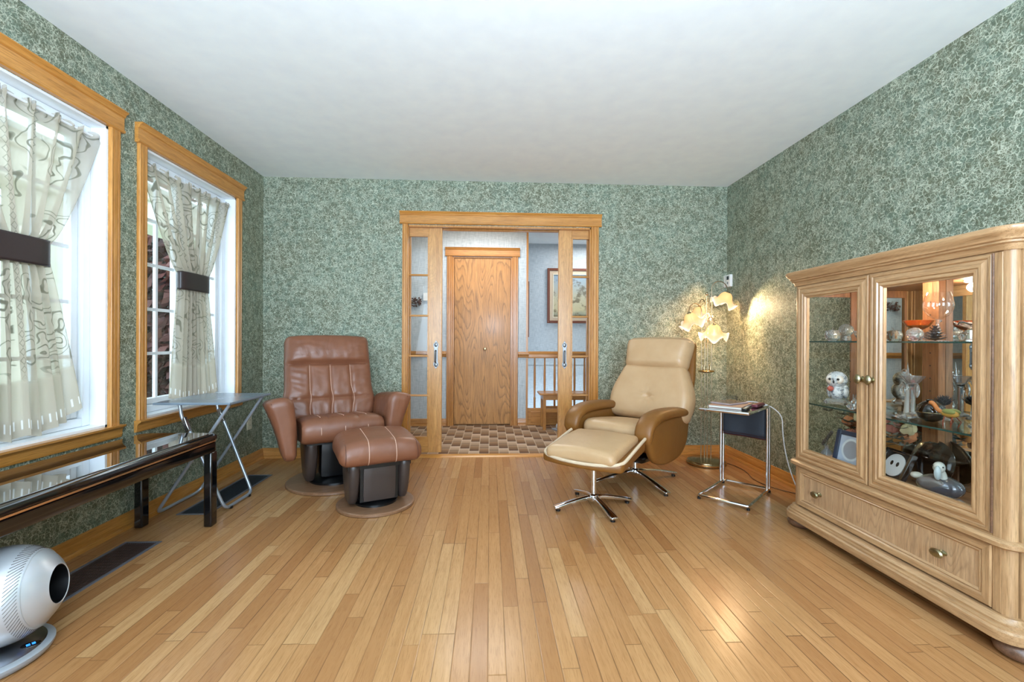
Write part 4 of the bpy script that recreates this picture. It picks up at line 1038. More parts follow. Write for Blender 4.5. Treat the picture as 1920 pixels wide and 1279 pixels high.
b.tube([(-.012, -.004, .022), (0, -.006, .026), (.012, -.004, .022)], .0011, 6); obj('frame', b, 'black', r)
for s_ in (-1, 1):
    b = B(); b.tube([(s_*.056, -.004, .022), (s_*.056, .05, .020), (s_*.050, .10, .003)], .0012, 6); obj('temple', b, 'pewter', r)
r = onct('remote_control', 'small black remote control at the front of the side table', 'remote control', .045, .10, .1)
b = B(); b.rbox((.055, .014, .007), .005, (6, 3, 2), M4=T4((0, 0, .0075))); obj('case', b, 'black', r)
b = B()
for k in range(5): b.box(-.04+.018*k, -.006, .0142, -.03+.018*k, .006, .0156)
obj('buttons', b, 'ivory', r)
r = onct('glasses_case', 'dark red glasses case at the right end of the side table', 'glasses case', .028, .30, -.05)
b = B(); b.rbox((.075, .022, .012), .011, (8, 4, 3), M4=T4((0, 0, .0125))); obj('case', b, plain('dark_red_case', S(104, 44, 56), .4), r)
b = B(); b.tube([(-.076, 0, .0125), (0, -.023, .0125), (.076, 0, .0125)], .0012, 5); obj('lid_seam', b, 'brass', r)
pc = B_+ay_*.14+ax_*.37
pts = bez((pc.x, pc.y, ZT+.012), (pc.x+.09, pc.y+.02, ZT+.03), (1.95, 2.90, .60), (1.945, 2.885, .50), 10)+bez((1.945, 2.885, .50), (1.94, 2.88, .30), (1.96, 2.80, .10), (1.975, 2.70, .02), 12)[1:]+bez((1.975, 2.70, .02), (1.98, 2.66, .004), (2.02, 2.60, .004), (2.06, 2.60, .004), 8)[1:]
b = B(); b.tube(pts, .0035, 8); tag(obj('charging_cable', b, 'cable_w', loc=(1.975, 2.70, 0)), 'white charging cable hanging from the side table to the floor beside the cabinet', 'cable')
pts = bez((1.90, 3.75, .004), (2.05, 3.72, .004), (2.06, 3.50, .004), (1.98, 3.30, .004), 12)+bez((1.98, 3.30, .004), (1.94, 3.18, .004), (1.99, 3.02, .004), (2.05, 2.96, .004), 10)[1:]+bez((2.05, 2.96, .004), (2.10, 2.90, .004), (2.09, 2.75, .004), (2.10, 2.62, .004), 8)[1:]
b = B(); b.tube(pts, .0032, 8); tag(obj('power_cord', b, 'cable_b', loc=(1.98, 3.30, 0)), 'brown power cord lying along the right baseboard behind the side table', 'cable')

# ================================================================ CHINA CABINET
CX0, CY0, CY1, CR = 1.70, 1.377, 2.433, 0.030        # front face, near end, far end, corner radius
CXB = 2.062                                          # back
cb = thing('china_cabinet', 'oak china cabinet with glass doors and one wide drawer against the right wall', 'cabinet', (1.91, 1.905, 0))
def cab_outline(off, x_back=CXB, n=6, R=CR):
    """plan outline offset outward by off, rounded at the two front corners"""
    P = [(x_back, CY1+off)]; r_ = R+off
    for k in range(n+1):
        a = PI/2+PI/2*k/n; P.append((CX0+R+r_*math.cos(a), CY1-R+r_*math.sin(a)))
    for k in range(n+1):
        a = PI+PI/2*k/n; P.append((CX0+R+r_*math.cos(a), CY0+R+r_*math.sin(a)))
    P.append((x_back, CY0-off)); return P
def moulding(prof):
    b = B(); rings = [[(x, y, z) for x, y in cab_outline(o)] for o, z in prof]; b.loft(rings); return b
obj('base_moulding', moulding([(.010, .055), (.038, .056), (.040, .062), (.040, .088), (.034, .094), (.034, .100), (.024, .104), (.024, .112), (.014, .120), (.012, .128)]), 'cab_y', cb, world=True)
obj('waist_moulding', moulding([(-.01, .350), (.014, .351), (.022, .357), (.022, .370), (.014, .377), (-.01, .378)]), 'cab_y', cb, world=True)
obj('cornice', moulding([(-.02, 1.336), (.004, 1.337), (.010, 1.350), (.012, 1.356), (.022, 1.360), (.022, 1.366), (.030, 1.370), (.032, 1.378), (.044, 1.388), (.050, 1.398), (.050, 1.408), (.046, 1.412), (-.05, 1.413)]), 'cab_y', cb, world=True)
def col_part(yc, sgn, z0, z1):
    """rounded corner column between the front stile and the side"""
    b = B(); P = []
    for k in range(9):
        a = PI/2*k/8; P.append((CX0+CR-(CR-.003)*math.cos(a), yc+sgn*(CR-.003)*math.sin(a)))
    P.append((CX0+CR, yc)); b.prism(P, 'z', z0, z1)
    b.box(CX0+CR+.004, yc+sgn*(CR-.016), z0, CX0+CR+.018, yc+sgn*(CR+.002), z1)
    obj('corner_column', b, 'cab_z', cb, world=True)
for z0, z1 in ((.128, .352), (.376, 1.338)): col_part(CY0+CR, -1, z0, z1); col_part(CY1-CR, 1, z0, z1)
# carcass: sides, inner floor, top, back
for y0, y1 in ((CY0+.004, CY0+.022), (CY1-.022, CY1-.004)):
    b = B(); b.box(CX0+CR+.018, y0, .128, CXB, y1, .40); b.box(CX0+CR+.018, y0, 1.28, CXB, y1, 1.338); b.box(CX0+CR+.018, y0, .40, CX0+CR+.030, y1, 1.28); b.box(CXB-.030, y0, .40, CXB, y1, 1.28)
    sp = obj('side_frame', b, 'cabin_z', cb, world=True)
    b = B(); b.box(CX0+CR+.030, y0+.007, .40, CXB-.030, y0+.011, 1.28); obj('side_pane', b, 'sideglass', sp, world=True, smooth=0)
b = B(); b.box(CX0+.010, CY0+.022, .352, CXB, CY1-.022, .388); b.box(CX0+.01, CY0+.022, .060, CXB, CY1-.022, .128); obj('cabinet_floor', b, 'cabin_y', cb, world=True)
b = B(); b.box(CX0+.022, CY0+.02, 1.318, CXB, CY1-.02, 1.338); obj('cabinet_top', b, 'cabin_y', cb, world=True)
b = B(); b.box(CXB-.010, CY0+.02, .128, CXB, CY1-.02, 1.338); obj('back_panel', b, 'cabin_z', cb, world=True)
b = B(); b.box(CXB-.016, CY0+.024, .392, CXB-.011, CY1-.024, 1.315); obj('mirror_back', b, 'mirror', cb, world=True, smooth=0)
# inner uprights with shelf-pin holes
for y0, y1 in ((CY0+.022, CY0+.030), (1.915, 1.990), (CY1-.030, CY1-.022)):
    b = B(); b.box(CXB-.050, y0, .388, CXB-.017, y1, 1.318); up_ = obj('shelf_upright', b, 'cabin_z', cb, world=True)
    b = B()
    for k in range(14):
        b.lathe([(.0001, -.0005), (.003, -.0005), (.003, .0005), (.0001, .0005)], 8, T4((CXB-.0503, .5*(y0+y1), .46+.058*k)) @ Matrix.Rotation(PI/2, 4, 'Y'))
    obj('pin_holes', b, 'black', up_, world=True)
# face stiles and rails behind the doors
for y0, y1 in ((CY0+CR, CY0+CR+.027), (CY1-CR-.010, CY1-CR)):
    b = B(); b.box(CX0+.001, y0, .128, CX0+.020, y1, 1.336); obj('face_stile', b, 'cab_z', cb, world=True, bevel=.003)
for za, zb in ((1.318, 1.336), (.372, .384)):
    b = B(); b.box(CX0+.003, CY0+CR+.02, za, CX0+.022, CY1-CR-.012, zb); obj('face_rail', b, 'cab_y', cb, world=True)
# doors
def mitred(b_list, y0, y1, z0, z1, w_, x_face, prof):
    """picture-frame with mitred corners; prof: (inward distance 0..w_, height) pairs; returns stile and rail builders"""
    sp4 = [B(), B(), B(), B()]
    def ring(d): return [(y0+d, z0+d), (y1-d, z0+d), (y1-d, z1-d), (y0+d, z1-d)]
    for i in range(len(prof)-1):
        (d0, h0), (d1, h1) = prof[i], prof[i+1]; R0, R1 = ring(d0), ring(d1)
        for k in range(4):
            k2 = (k+1) % 4; tgt = sp4[k]
            tgt._add([(x_face-h0, *R0[k]), (x_face-h0, *R0[k2]), (x_face-h1, *R1[k2]), (x_face-h1, *R1[k])], [(0, 1, 2, 3)])
    return sp4
DPROF = [(0, -.020), (0, 0), (.003, .003), (.012, .003), (.016, -.001), (.024, .002), (.030, .006), (.040, .006), (.044, .001), (.050, .004), (.056, .004), (.062, -.004), (.066, -.004), (.066, -.018), (0, -.018)]
knobs = {}
for nm, y0, y1, ky in (('far', 1.934, 2.396, 1.958), ('near', 1.436, 1.926, 1.902)):
    z0, z1 = .386, 1.332
    d = bpy.data.objects.new('door', None); COL.objects.link(d); d.parent = cb; d.location = (0, 0, 0)
    for k, q in enumerate(mitred(None, y0, y1, z0, z1, .066, CX0-.001, DPROF)): obj('door_stile' if k % 2 else 'door_rail', q, 'cab_z' if k % 2 else 'cab_y', d, world=True)
    b = B(); b.box(CX0+.008, y0+.060, z0+.060, CX0+.011, y1-.060, z1-.060); obj('door_pane', b, 'cabglass', d, world=True, smooth=0)
    b = B(); b.lathe([(.010, 0), (.010, .003), (.005, .006), (.005, .012), (.013, .018), (.0165, .026), (.013, .033), (.0001, .037)], 20, T4((CX0-.005, ky, .862)) @ Matrix.Rotation(-PI/2, 4, 'Y') @ Matrix.Diagonal((1.35, 1, 1, 1)))
    obj('door_knob', b, 'brassk', d, world=True)
# piano hinge on the near edge
b = B(); b.cyl((CX0-.003, 1.4325, .388), (CX0-.003, 1.4325, 1.332), .0035, 8); obj('hinge', b, 'bun', cb, world=True)
# drawer
dr = bpy.data.objects.new('drawer', None); COL.objects.link(dr); dr.parent = cb
for k, q in enumerate(mitred(None, 1.434, 2.390, .134, .346, .03, CX0-.001, [(0, -.016), (0, 0), (.004, .003), (.026, .003), (.032, -.002), (.036, .001), (.040, -.003), (.044, -.006)])): obj('drawer_stile' if k % 2 else 'drawer_rail', q, 'cab_z' if k % 2 else 'cab_y', dr, world=True)
b = B(); b.box(CX0+.0045, 1.474, .174, CX0+.012, 2.350, .306); obj('drawer_panel', b, 'cabdrawer', dr, world=True)
for ky in (1.600, 2.232):
    b = B(); b.lathe([(.012, 0), (.012, .003), (.006, .007), (.006, .016), (.016, .022), (.020, .029), (.016, .035), (.0001, .038)], 24, T4((CX0+.004, ky, .240)) @ Matrix.Rotation(-PI/2, 4, 'Y') @ Matrix.Diagonal((.82, 1.30, 1, 1)))
    obj('drawer_knob', b, 'brassk', dr, world=True)
for x, y in ((1.745, 1.385), (1.745, 2.425), (2.06, 1.385), (2.06, 2.425)):
    b = B(); b.lathe([(.0001, 0), (.045, 0), (.062, .012), (.066, .026), (.060, .042), (.046, .052), (.040, .056), (.0001, .057)], 32, c=(x, y, 0)); obj('bun_foot', b, 'bun', cb, world=True)
for z in (1.031, .690):
    b = B(); b.box(1.762, CY0+.026, z-.003, CXB-.02, CY1-.026, z+.003); sh = obj('glass_shelf', b, 'shelfglass', cb, world=True, smooth=0)
    b = B(); b.box(1.7585, CY0+.026, z-.0035, 1.7618, CY1-.026, z+.0035); obj('shelf_edge', b, 'shelfedge', sh, world=True)
for y in (1.60, 1.95):
    b = B(); b.lathe([(.0001, 0), (.028, 0), (.030, -.006), (.024, -.010), (.0001, -.010)], 20, c=(1.88, y, 1.3175)); pk = obj('puck_light', b, 'bulb', cb, world=True)
    point('cabinet_light', (1.88, y, 1.285), 4.2, (1.0, .86, .70), .02)

# ---- things in the cabinet
Z1, Z2, Z0 = 1.0342, .6932, .3882
def cthing(name, lab, cat, x, y, z, rz=0, group=None): return thing(name, lab, cat, (x, y, z), rz, group)
def blob(b, c, r, seed=0, amp=.12, seg=18, rg=12, sc=(1, 1, 1), fr=7):
    n = []
    for i in range(rg+1):
        for j in range(seg):
            th = PI*i/rg; ph = 2*PI*j/seg; d = Vector((math.sin(th)*math.cos(ph), math.sin(th)*math.sin(ph), -math.cos(th)))
            k = 1+amp*noise.noise(d*fr*.4+Vector((seed, 0, 0)))+amp*.6*math.sin(fr*ph)*math.sin(th)
            n.append((c[0]+d.x*r*k*sc[0], c[1]+d.y*r*k*sc[1], c[2]+d.z*r*k*sc[2]))
    b._add(n, [(i*seg+j, i*seg+(j+1) % seg, (i+1)*seg+(j+1) % seg, (i+1)*seg+j) for i in range(rg) for j in range(seg)])
def petals(b, c, n, r, h, wd=.5, tilt=.0, th=.002):
    for k in range(n):
        a = 2*PI*k/n+tilt; ca, sa = math.cos(a), math.sin(a)
        P = [(0, 0, 0), (.5, -wd*.5, .35), (1, 0, 1), (.5, wd*.5, .35)]
        V = [Vector((c[0]+(p[0]*ca-p[1]*sa)*r, c[1]+(p[0]*sa+p[1]*ca)*r, c[2]+p[2]*h)) for p in P]
        V2 = [v+Vector((0, 0, th)) for v in V]
        b._add(V+V2, [(3, 2, 1, 0), (4, 5, 6, 7), (0, 1, 5, 4), (1, 2, 6, 5), (2, 3, 7, 6), (3, 0, 4, 7)])
# top shelf
r = cthing('crystal_apple', 'clear crystal apple on the top shelf, in front at the far end', 'ornament', 1.87, 2.36, Z1)
b = B(); b.lathe([(.0001, .001), (.018, 0), (.034, .016), (.038, .036), (.032, .056), (.016, .062), (.0001, .056)], 28); obj('body', b, 'crystal', r)
b = B(); b.tube([(0, 0, .055), (.002, .003, .068), (.008, .006, .076)], .0022, 6); obj('stalk', b, 'crystal', r)
r = cthing('crystal_orb', 'clear crystal ball on a ring stand behind the crystal apple', 'ornament', 1.98, 2.40, Z1)
b = B(); b.lathe([(.020, 0), (.026, .003), (.022, .030), (.020, .030)], 24); obj('stand', b, 'crystal', r)
b = B(); b.sphere((0, 0, .062), .036, 24, 14); obj('ball', b, 'crystal', r)
r = cthing('crystal_bear', 'small clear crystal bear beside the centre stile on the top shelf', 'ornament', 1.84, 2.05, Z1)
b = B(); b.sphere((0, 0, .028), .027, 18, 12, (1, 1, 1.05)); obj('body', b, 'crystal', r)
b = B(); b.sphere((-.004, 0, .068), .020, 16, 10); b.sphere((0, -.016, .086), .008, 10, 6); b.sphere((0, .016, .086), .008, 10, 6); obj('head', b, 'crystal', r)
for s_ in (-1, 1):
    b = B(); b.sphere((-.024, s_*.018, .012), .011, 10, 8); obj('paw', b, 'crystal', r)
r = cthing('crystal_dish', 'small clear crystal dish beside the bear near the centre stile', 'ornament', 1.86, 2.15, Z1)
b = B(); b.lathe([(.0001, 0), (.022, 0), (.020, .008), (.034, .034), (.038, .052), (.034, .052), (.028, .030), (.0001, .012)], 24); obj('bowl', b, 'crystal', r)
r = cthing('paperweight', 'round bubbled crystal paperweight at the left of the near door, top shelf', 'paperweight', 1.83, 1.845, Z1)
b = B(); blob(b, (0, 0, .030), .030, 3, .10, 24, 14, fr=12); obj('body', b, 'crystal', r)
r = cthing('amber_bowl', 'amber crystal bowl on a short stem behind the paperweight', 'bowl', 1.93, 1.93, Z1)
b = B(); b.lathe([(.0001, .052), (.016, .052), (.040, .068), (.056, .094), (.052, .095), (.036, .074), (.0001, .060)], 28); obj('bowl', b, 'amber', r)
b = B(); b.lathe([(.0001, 0), (.028, 0), (.026, .006), (.008, .012), (.007, .050), (.012, .054)], 20); obj('stem', b, 'crystal', r)
r = cthing('crystal_pinecone', 'spiky smoke-tinted crystal pine cone between the amber bowl and the wine glass', 'ornament', 1.84, 1.765, Z1)
b = B()
for k in range(6): petals(b, (0, 0, .004+.010*k), 9, .036-.005*k, .012, .6, k*.35)
b.sphere((0, 0, .03), .014, 10, 8, (1, 1, 2)); obj('scales', b, 'smoke', r)
r = cthing('crystal_swan', 'clear crystal swan behind the pine cone on the top shelf', 'ornament', 1.96, 1.90, Z1)
b = B(); b.sphere((0, 0, .024), .028, 18, 12, (.8, 1.3, .8)); obj('body', b, 'crystal', r)
b = B(); b.tube(bez((0, -.028, .03), (0, -.060, .05), (0, -.010, .075), (0, -.034, .090)), .005, 8); b.sphere((0, -.038, .090), .008, 10, 8, (.8, 1.4, .8)); obj('neck', b, 'crystal', r)
M['glassware'] = mat_glass('thin_glassware', (.96, .97, .98), .05, 0, .8)
r = cthing('wine_glass', 'large balloon wine glass on the top shelf behind the near door', 'wine glass', 1.92, 1.830, Z1); r.scale = (.93, .93, .95)
b = B(); b.lathe([(.0001, .098), (.014, .100), (.036, .116), (.052, .142), (.056, .165), (.050, .196), (.042, .222), (.0405, .222), (.0485, .196), (.0545, .165), (.0505, .143), (.035, .118), (.013, .103), (.0001, .101)], 40); obj('bowl', b, 'glassware', r)
b = B(); b.lathe([(.0001, 0), (.038, 0), (.038, .002), (.008, .008), (.0045, .016), (.004, .080), (.010, .099)], 32); obj('stem', b, 'crystal', r)
r = cthing('crystal_compote', 'clear crystal stand with wide ruffled rim at the near end of top shelf', 'candle holder', 1.83, 1.600, Z1)
b = B(); b.lathe([(.0001, 0), (.030, 0), (.030, .006), (.024, .010), (.026, .044), (.020, .050), (.0001, .052)], 10); obj('foot', b, 'crystal', r)
b = B()
def cmp_(u, v):
    a = 2*PI*u; rr = .018+.040*v; return Vector((rr*math.cos(a)*(1+.06*v*math.cos(6*a)), rr*math.sin(a)*(1+.06*v*math.cos(6*a)), .050+.020*v+.006*v*math.cos(6*a)))
b.grid(cmp_, 48, 6); obj('rim', b, 'crystal', r, solid=.004)
# middle shelf
r = cthing('owl_figurine', 'white and grey owl figurine holding a red flower on a crystal base', 'figurine', 1.86, 2.315, Z2, math.radians(34))
b = B(); b.rbox((.044, .050, .016), .008, (4, 4, 2), f=lambda p: (p[0]*(1-.2*(p[2] > 0)), p[1]*(1-.15*(p[2] > 0)), p[2]*(1+.3*noise.noise(Vector((p[0]*60, p[1]*60, 0))))), M4=T4((0, 0, .018))); obj('crystal_base', b, 'crystal', r)
t_ = NT('owl_feathers'); n_ = t_.noise(t_.coord(), 55, 3, .7); t_.base(t_.ramp(n_, [(.38, S(112, 122, 134)), (.5, S(214, 218, 222)), (.7, S(244, 246, 248))])); t_.set(rough=.5); t_.bump(n_, .4, .003)
t2 = NT('owl_face'); t2.base(t2.ramp(t2.noise(t2.coord(), 20, 2), [(.4, S(226, 206, 186)), (.6, S(246, 240, 234))])); t2.set(rough=.6)
b = B(); b.sphere((.008, 0, .075), .042, 22, 14, (1, .92, 1.15)); obj('body', b, t_.m, r)
b = B(); b.sphere((0, 0, .135), .046, 24, 16, (.95, 1.05, .98)); hd = obj('head', b, t_.m, r)
for s_ in (-1, 1):
    b = B(); b.sphere((-.031, s_*.020, .137), .021, 16, 10, (.55, 1, 1.1)); fd = obj('face_disc', b, t2.m, hd)
for s_ in (-1, 1):
    b = B(); b.sphere((-.0425, s_*.019, .139), .0065, 10, 8, (.5, 1, 1)); obj('eye', b, 'black', hd)
b = B(); b.sphere((-.046, 0, .126), .006, 8, 6, (1, .8, 1.5)); obj('beak', b, 'black', hd)
for s_ in (-1, 1):
    b = B(); b.sphere((.014, s_*.036, .073), .028, 14, 10, (1, .45, 1.35)); obj('wing', b, t_.m, r)
b = B(); blob(b, (-.040, .016, .088), .013, 5, .35, 14, 8, fr=5); obj('red_flower', b, plain('red_enamel', S(190, 92, 76), .4), r)
r = cthing('crystal_parrot', 'amber and blue crystal bird on a clear rock behind the door knobs', 'ornament', 1.86, 2.09, Z2)
b = B(); blob(b, (0, 0, .030), .032, 8, .3, 10, 6, fr=4); obj('rock', b, 'crystal', r)
b = B(); b.sphere((0, 0, .100), .022, 10, 7, (.8, .8, 1.9)); obj('body', b, 'amber', r)
b = B(); b.sphere((-.005, 0, .148), .014, 10, 7, (1, .8, 1)); b.tube([(-.012, 0, .15), (-.026, 0, .145)], [.006, .001], 6); obj('head', b, 'amber', r)
for s_ in (-1, 1):
    b = B(); petals(b, (.002, s_*.014, .070), 3, .034, .085, .5, s_*1.4, .004); obj('wing', b, 'bluecrys', r)
b = B(); petals(b, (.0, 0, .150), 4, .018, .045, .4, .3, .003); obj('crest', b, 'bluecrys', r)
r = cthing('crystal_rabbit', 'small clear crystal rabbit between the owl and the bird', 'ornament', 1.80, 2.145, Z2)
b = B(); b.sphere((0, 0, .020), .021, 14, 10, (.9, 1.2, 1)); obj('body', b, 'crystal', r)
b = B(); b.sphere((0, -.018, .044), .013, 12, 8); b.tube([(0, -.014, .052), (0, -.010, .078)], [.004, .002], 6); b.tube([(0, -.022, .052), (0, -.026, .078)], [.004, .002], 6); obj('head', b, 'crystal', r)
r = cthing('angel_candlestick', 'clear crystal candlestick with a winged angel and a star-shaped cup', 'candle holder', 1.93, 1.955, Z2)
b = B(); b.lathe([(.0001, 0), (.034, 0), (.030, .008), (.012, .016), (.011, .130), (.016, .138), (.0001, .140)], 12); obj('pillar', b, 'crystal', r)
b = B(); b.lathe([(.012, .138), (.020, .148), (.046, .182), (.043, .184), (.016, .152), (.0001, .150)], 8); obj('cup', b, 'crystal', r)
b = B(); b.tube([(.0, .02, .150), (0, .022, .20), (0, .024, .245)], [.010, .005, .001], 8); obj('spire', b, 'crystal', r)
for s_ in (-1, 1):
    b = B(); b.sphere((-.004, s_*.034+.01, .120), .026, 12, 8, (.35, .55, 1.3), ); obj('wing', b, 'crystal', r)
b = B(); b.tube([(-.01, .03+.012*math.cos(a), .20+.012*math.sin(a)) for a in [2*PI*k/14 for k in range(14)]], .003, 6, closed=True); obj('halo', b, 'crystal', r)
r = cthing('frosted_candle', 'tall frosted white candle beside the angel candlestick', 'candle', 1.99, 2.035, Z2)
b = B(); b.lathe([(.0001, 0), (.020, 0), (.016, .03), (.014, .110), (.0001, .112)], 20); obj('wax', b, plain('frosted_wax', S(222, 224, 222), .6), r)
b = B(); b.cyl((0, 0, .112), (0, 0, .120), .001, 6); obj('wick', b, 'black', r)
r = cthing('ball_vase', 'round black glass vase on the middle shelf of the near door', 'vase', 1.885, 1.825, Z2)
b = B(); b.lathe([(.0001, 0), (.020, 0), (.040, .014), (.050, .040), (.044, .066), (.026, .082), (.016, .086), (.018, .092), (.014, .092), (.011, .085), (.0001, .080)], 32); obj('body', b, 'lacquer', r)
b = B(); b.tube([(.051*math.cos(a), .051*math.sin(a), .040) for a in [2*PI*k/32 for k in range(32)]], .0015, 6, closed=True); obj('gold_line', b, 'brass', r)
r = cthing('crystal_rose', 'smoke-tinted crystal rose ornament behind the black vase', 'ornament', 1.98, 1.86, Z2)
b = B()
for k in range(5): petals(b, (0, 0, .060+.004*k), 7, .034-.005*k, .030, .8, k*.5, .003)
obj('bloom', b, 'smoke', r)
b = B(); b.lathe([(.0001, 0), (.024, 0), (.020, .006), (.005, .012), (.005, .062)], 16); obj('stem', b, 'crystal', r)
r = cthing('dragonfly_figurine', 'amber and green enamel bird figurine on thin red legs in front of the black vase', 'figurine', 1.835, 1.700, Z2)
b = B(); b.sphere((0, 0, .052), .024, 18, 10, (.6, 1.5, .62)); obj('body', b, plain('amber_green_enamel', S(206, 160, 78), .3, bump=(60, .3)), r)
b = B(); b.tube(bez((0, .030, .055), (-.004, .052, .060), (-.004, .050, .078), (-.006, .064, .086)), [.008]*13, 8); b.sphere((-.006, .067, .087), .009, 10, 8, (1, 1.4, 1)); obj('neck', b, plain('amber_enamel', S(204, 128, 72), .3), r)
for s_ in (-1, 1):
    b = B(); b.sphere((s_*.012, -.006, .062), .018, 12, 8, (.35, 1.5, .6)); obj('wing', b, plain('green_enamel', S(150, 158, 96), .3), r)
for dy in (-.018, .012):
    for s_ in (-1, 1):
        b = B(); b.tube([(s_*.008, dy, .042), (s_*.022, dy-.006, .022), (s_*.016, dy, .001)], .0018, 6); obj('leg', b, plain('red_enamel_leg', S(150, 66, 44), .3), r)
r = cthing('flower_candlestick', 'tall clear crystal candlestick with a flower cup at the near end of the middle shelf', 'candle holder', 1.84, 1.580, Z2)
b = B(); b.lathe([(.0001, .004), (.018, .004), (.014, .018), (.013, .126), (.018, .134), (.0001, .136)], 10); obj('pillar', b, 'crystal', r)
b = B(); petals(b, (0, 0, .001), 7, .046, .018, .7, 0, .008); obj('petal_foot', b, 'crystal', r)
b = B(); b.lathe([(.012, .134), (.016, .142), (.042, .190), (.039, .192), (.012, .146), (.0001, .144)], 7); obj('cup', b, 'crystal', r)
b = B(); b.tube([(-.016+.002*math.sin(k), .010*math.sin(k*.5), .055+.007*k) for k in range(14)], .004, 8); obj('swan_handle', b, 'bluecrys', r)
r = cthing('crystal_starfish', 'flat clear crystal starfish lying at the left of the near door, middle shelf', 'ornament', 1.82, 1.885, Z2)
b = B(); petals(b, (0, 0, .001), 5, .046, .010, .6, .2, .007); b.sphere((0, 0, .010), .012, 10, 8); obj('arms', b, 'crystal', r)
r = cthing('crystal_shell', 'small clear crystal shell behind the starfish on the middle shelf', 'ornament', 1.90, 1.905, Z2)
b = B(); blob(b, (0, 0, .014), .022, 4, .15, 16, 8, (1, 1.2, .6), 8); obj('body', b, 'crystal', r)
# cabinet floor
r = cthing('perfume_bottle', 'clear teardrop bottle holding a dark dried stem at the far end of the cabinet floor', 'bottle', 1.79, 2.295, Z0)
b = B(); b.lathe([(.0001, 0), (.026, 0), (.036, .014), (.036, .028), (.024, .056), (.010, .076), (.009, .090), (.012, .092), (.007, .090), (.006, .078), (.0001, .06)], 24); obj('flask', b, 'crystal', r)
b = B(); b.tube([(0, 0, .02), (0, .004, .09), (.004, -.008, .13), (.0, -.02, .165)], .0016, 6)
for k in range(7): b.sphere((.003*k-.01, -.006*k+.012, .10+.011*k), .009, 8, 6, (1, .8, 1.2))
obj('dried_stem', b, plain('dark_dried_leaves', S(62, 56, 48), .8), r)
rd = random.Random(12)
r = cthing('rose_arrangement', 'dried rose arrangement of dusty red, cream and dark leaves under the middle shelf', 'flower arrangement', 1.935, 2.165, Z0)
b = B(); b.lathe([(.0001, 0), (.045, 0), (.055, .03), (.05, .10), (.035, .13), (.03, .13), (.0001, .12)], 24); obj('pot', b, 'lacquer', r)
cols = [('rose_red', S(158, 96, 84)), ('rose_cream', S(204, 190, 152)), ('rose_orange', S(190, 122, 82)), ('leaf_dark', S(56, 62, 54)), ('leaf_grey', S(110, 110, 100))]
mats = [plain('dried_'+n, c, .8, bump=(90, .4)) for n, c in cols]
spots = [(-.03, .12, .22, 2), (-.02, .06, .255, 1), (-.05, .01, .20, 0), (-.02, -.13, .235, 0), (-.01, -.20, .245, 1), (.0, .0, .26, 2), (-.05, -.05, .17, 4), (-.05, .08, .16, 0), (-.02, -.08, .26, 0), (.03, -.16, .20, 2)]
for x, y, z, m_ in spots:
    b = B(); blob(b, (x, y, z), .027, rd.random()*9, .35, 16, 10, fr=5); obj('rose', b, mats[m_], r)
for q in range(34):
    b = B(); a = rd.uniform(0, 2*PI); c = Vector((-.03+rd.uniform(-.05, .03), rd.uniform(-.20, .22), rd.uniform(.12, .27)))
    petals(b, c, 4, .034, .012, .6, a, .0015); obj('leaf_sprig', b, mats[3 if q % 3 else 4], r)
b = B()
for x, y, z, m_ in spots: b.tube([(0, 0, .11), (x*.6, y*.6, z*.75), (x, y, z-.01)], .0018, 5)
obj('stems', b, mats[3], r)
def mat_photo(name, bgc, fg, ctr, rad):
    t = NT(name); x, y, z = t.sep(t.coord('Object'))
    d = t.math('SQRT', t.math('ADD', t.math('POWER', t.math('DIVIDE', t.math('SUBTRACT', y, ctr[0]), rad[0]), 2), t.math('POWER', t.math('DIVIDE', t.math('SUBTRACT', z, ctr[1]), rad[1]), 2)))
    c = t.ramp(d, [(0, fg), (.75, fg), (.82, S(232, 236, 240)), (.95, S(232, 236, 240)), (1.0, bgc)])
    t.base(t.mix(t.math('MULTIPLY', t.noise(t.coord(), 60, 3), .35), c, S(120, 124, 134))); t.set(rough=.3); return t.m
r = cthing('photo_frame', 'dark blue framed photograph of a sleeping baby on the cabinet floor', 'photo frame', 1.790, 2.155, Z0, math.radians(6)); r.scale = (1.28, 1.28, 1.28)
Mf = T4((0, 0, .0)) @ Matrix.Rotation(math.radians(12), 4, 'Y')
b = B()
for y0, y1, z0, z1 in ((-.070, -.052, 0, .150), (.052, .070, 0, .150), (-.052, .052, 0, .018), (-.052, .052, .132, .150)): b.box(-.008, y0, z0+.001, .008, y1, z1, Mf)
obj('frame', b, plain('navy_frame', S(44, 56, 78), .3), r, bevel=.002)
b = B(); b.box(-.002, -.052, .018, .004, .052, .132, Mf); obj('photograph', b, mat_photo('baby_photo', S(196, 206, 224), S(168, 166, 172), (0, .078), (.042, .044)), r)
b = B(); b.box(.008, -.012, .001, .012, .012, .10, Mf @ T4((.03, 0, 0)) @ Matrix.Rotation(math.radians(14), 4, 'Y')); obj('easel_back', b, 'black', r)
r = cthing('keepsake_frame', 'black framed keepsake with a white oval mount and two small prints', 'photo frame', 1.840, 1.985, Z0, math.radians(-10)); r.scale = (1.12, 1.12, 1.12)
Mf = Matrix.Rotation(math.radians(24), 4, 'Y')
b = B()
for y0, y1, z0, z1 in ((-.075, -.060, 0, .135), (.060, .075, 0, .135), (-.060, .060, 0, .015), (-.060, .060, .120, .135)): b.box(-.010, y0, z0+.006, .010, y1, z1, Mf)
obj('frame', b, 'lacquer', r, bevel=.002)
b = B(); b.box(.000, -.06, .015, .006, .06, .125, Mf); obj('backing', b, 'black', r)
b = B(); b.prism([(.052*math.cos(a)+.0, .072+.048*math.sin(a)) for a in [2*PI*k/32 for k in range(32)]], 'x', -.004, .0, Mf); ov = obj('oval_mount', b, plain('white_mount', S(240, 240, 240), .5), r)
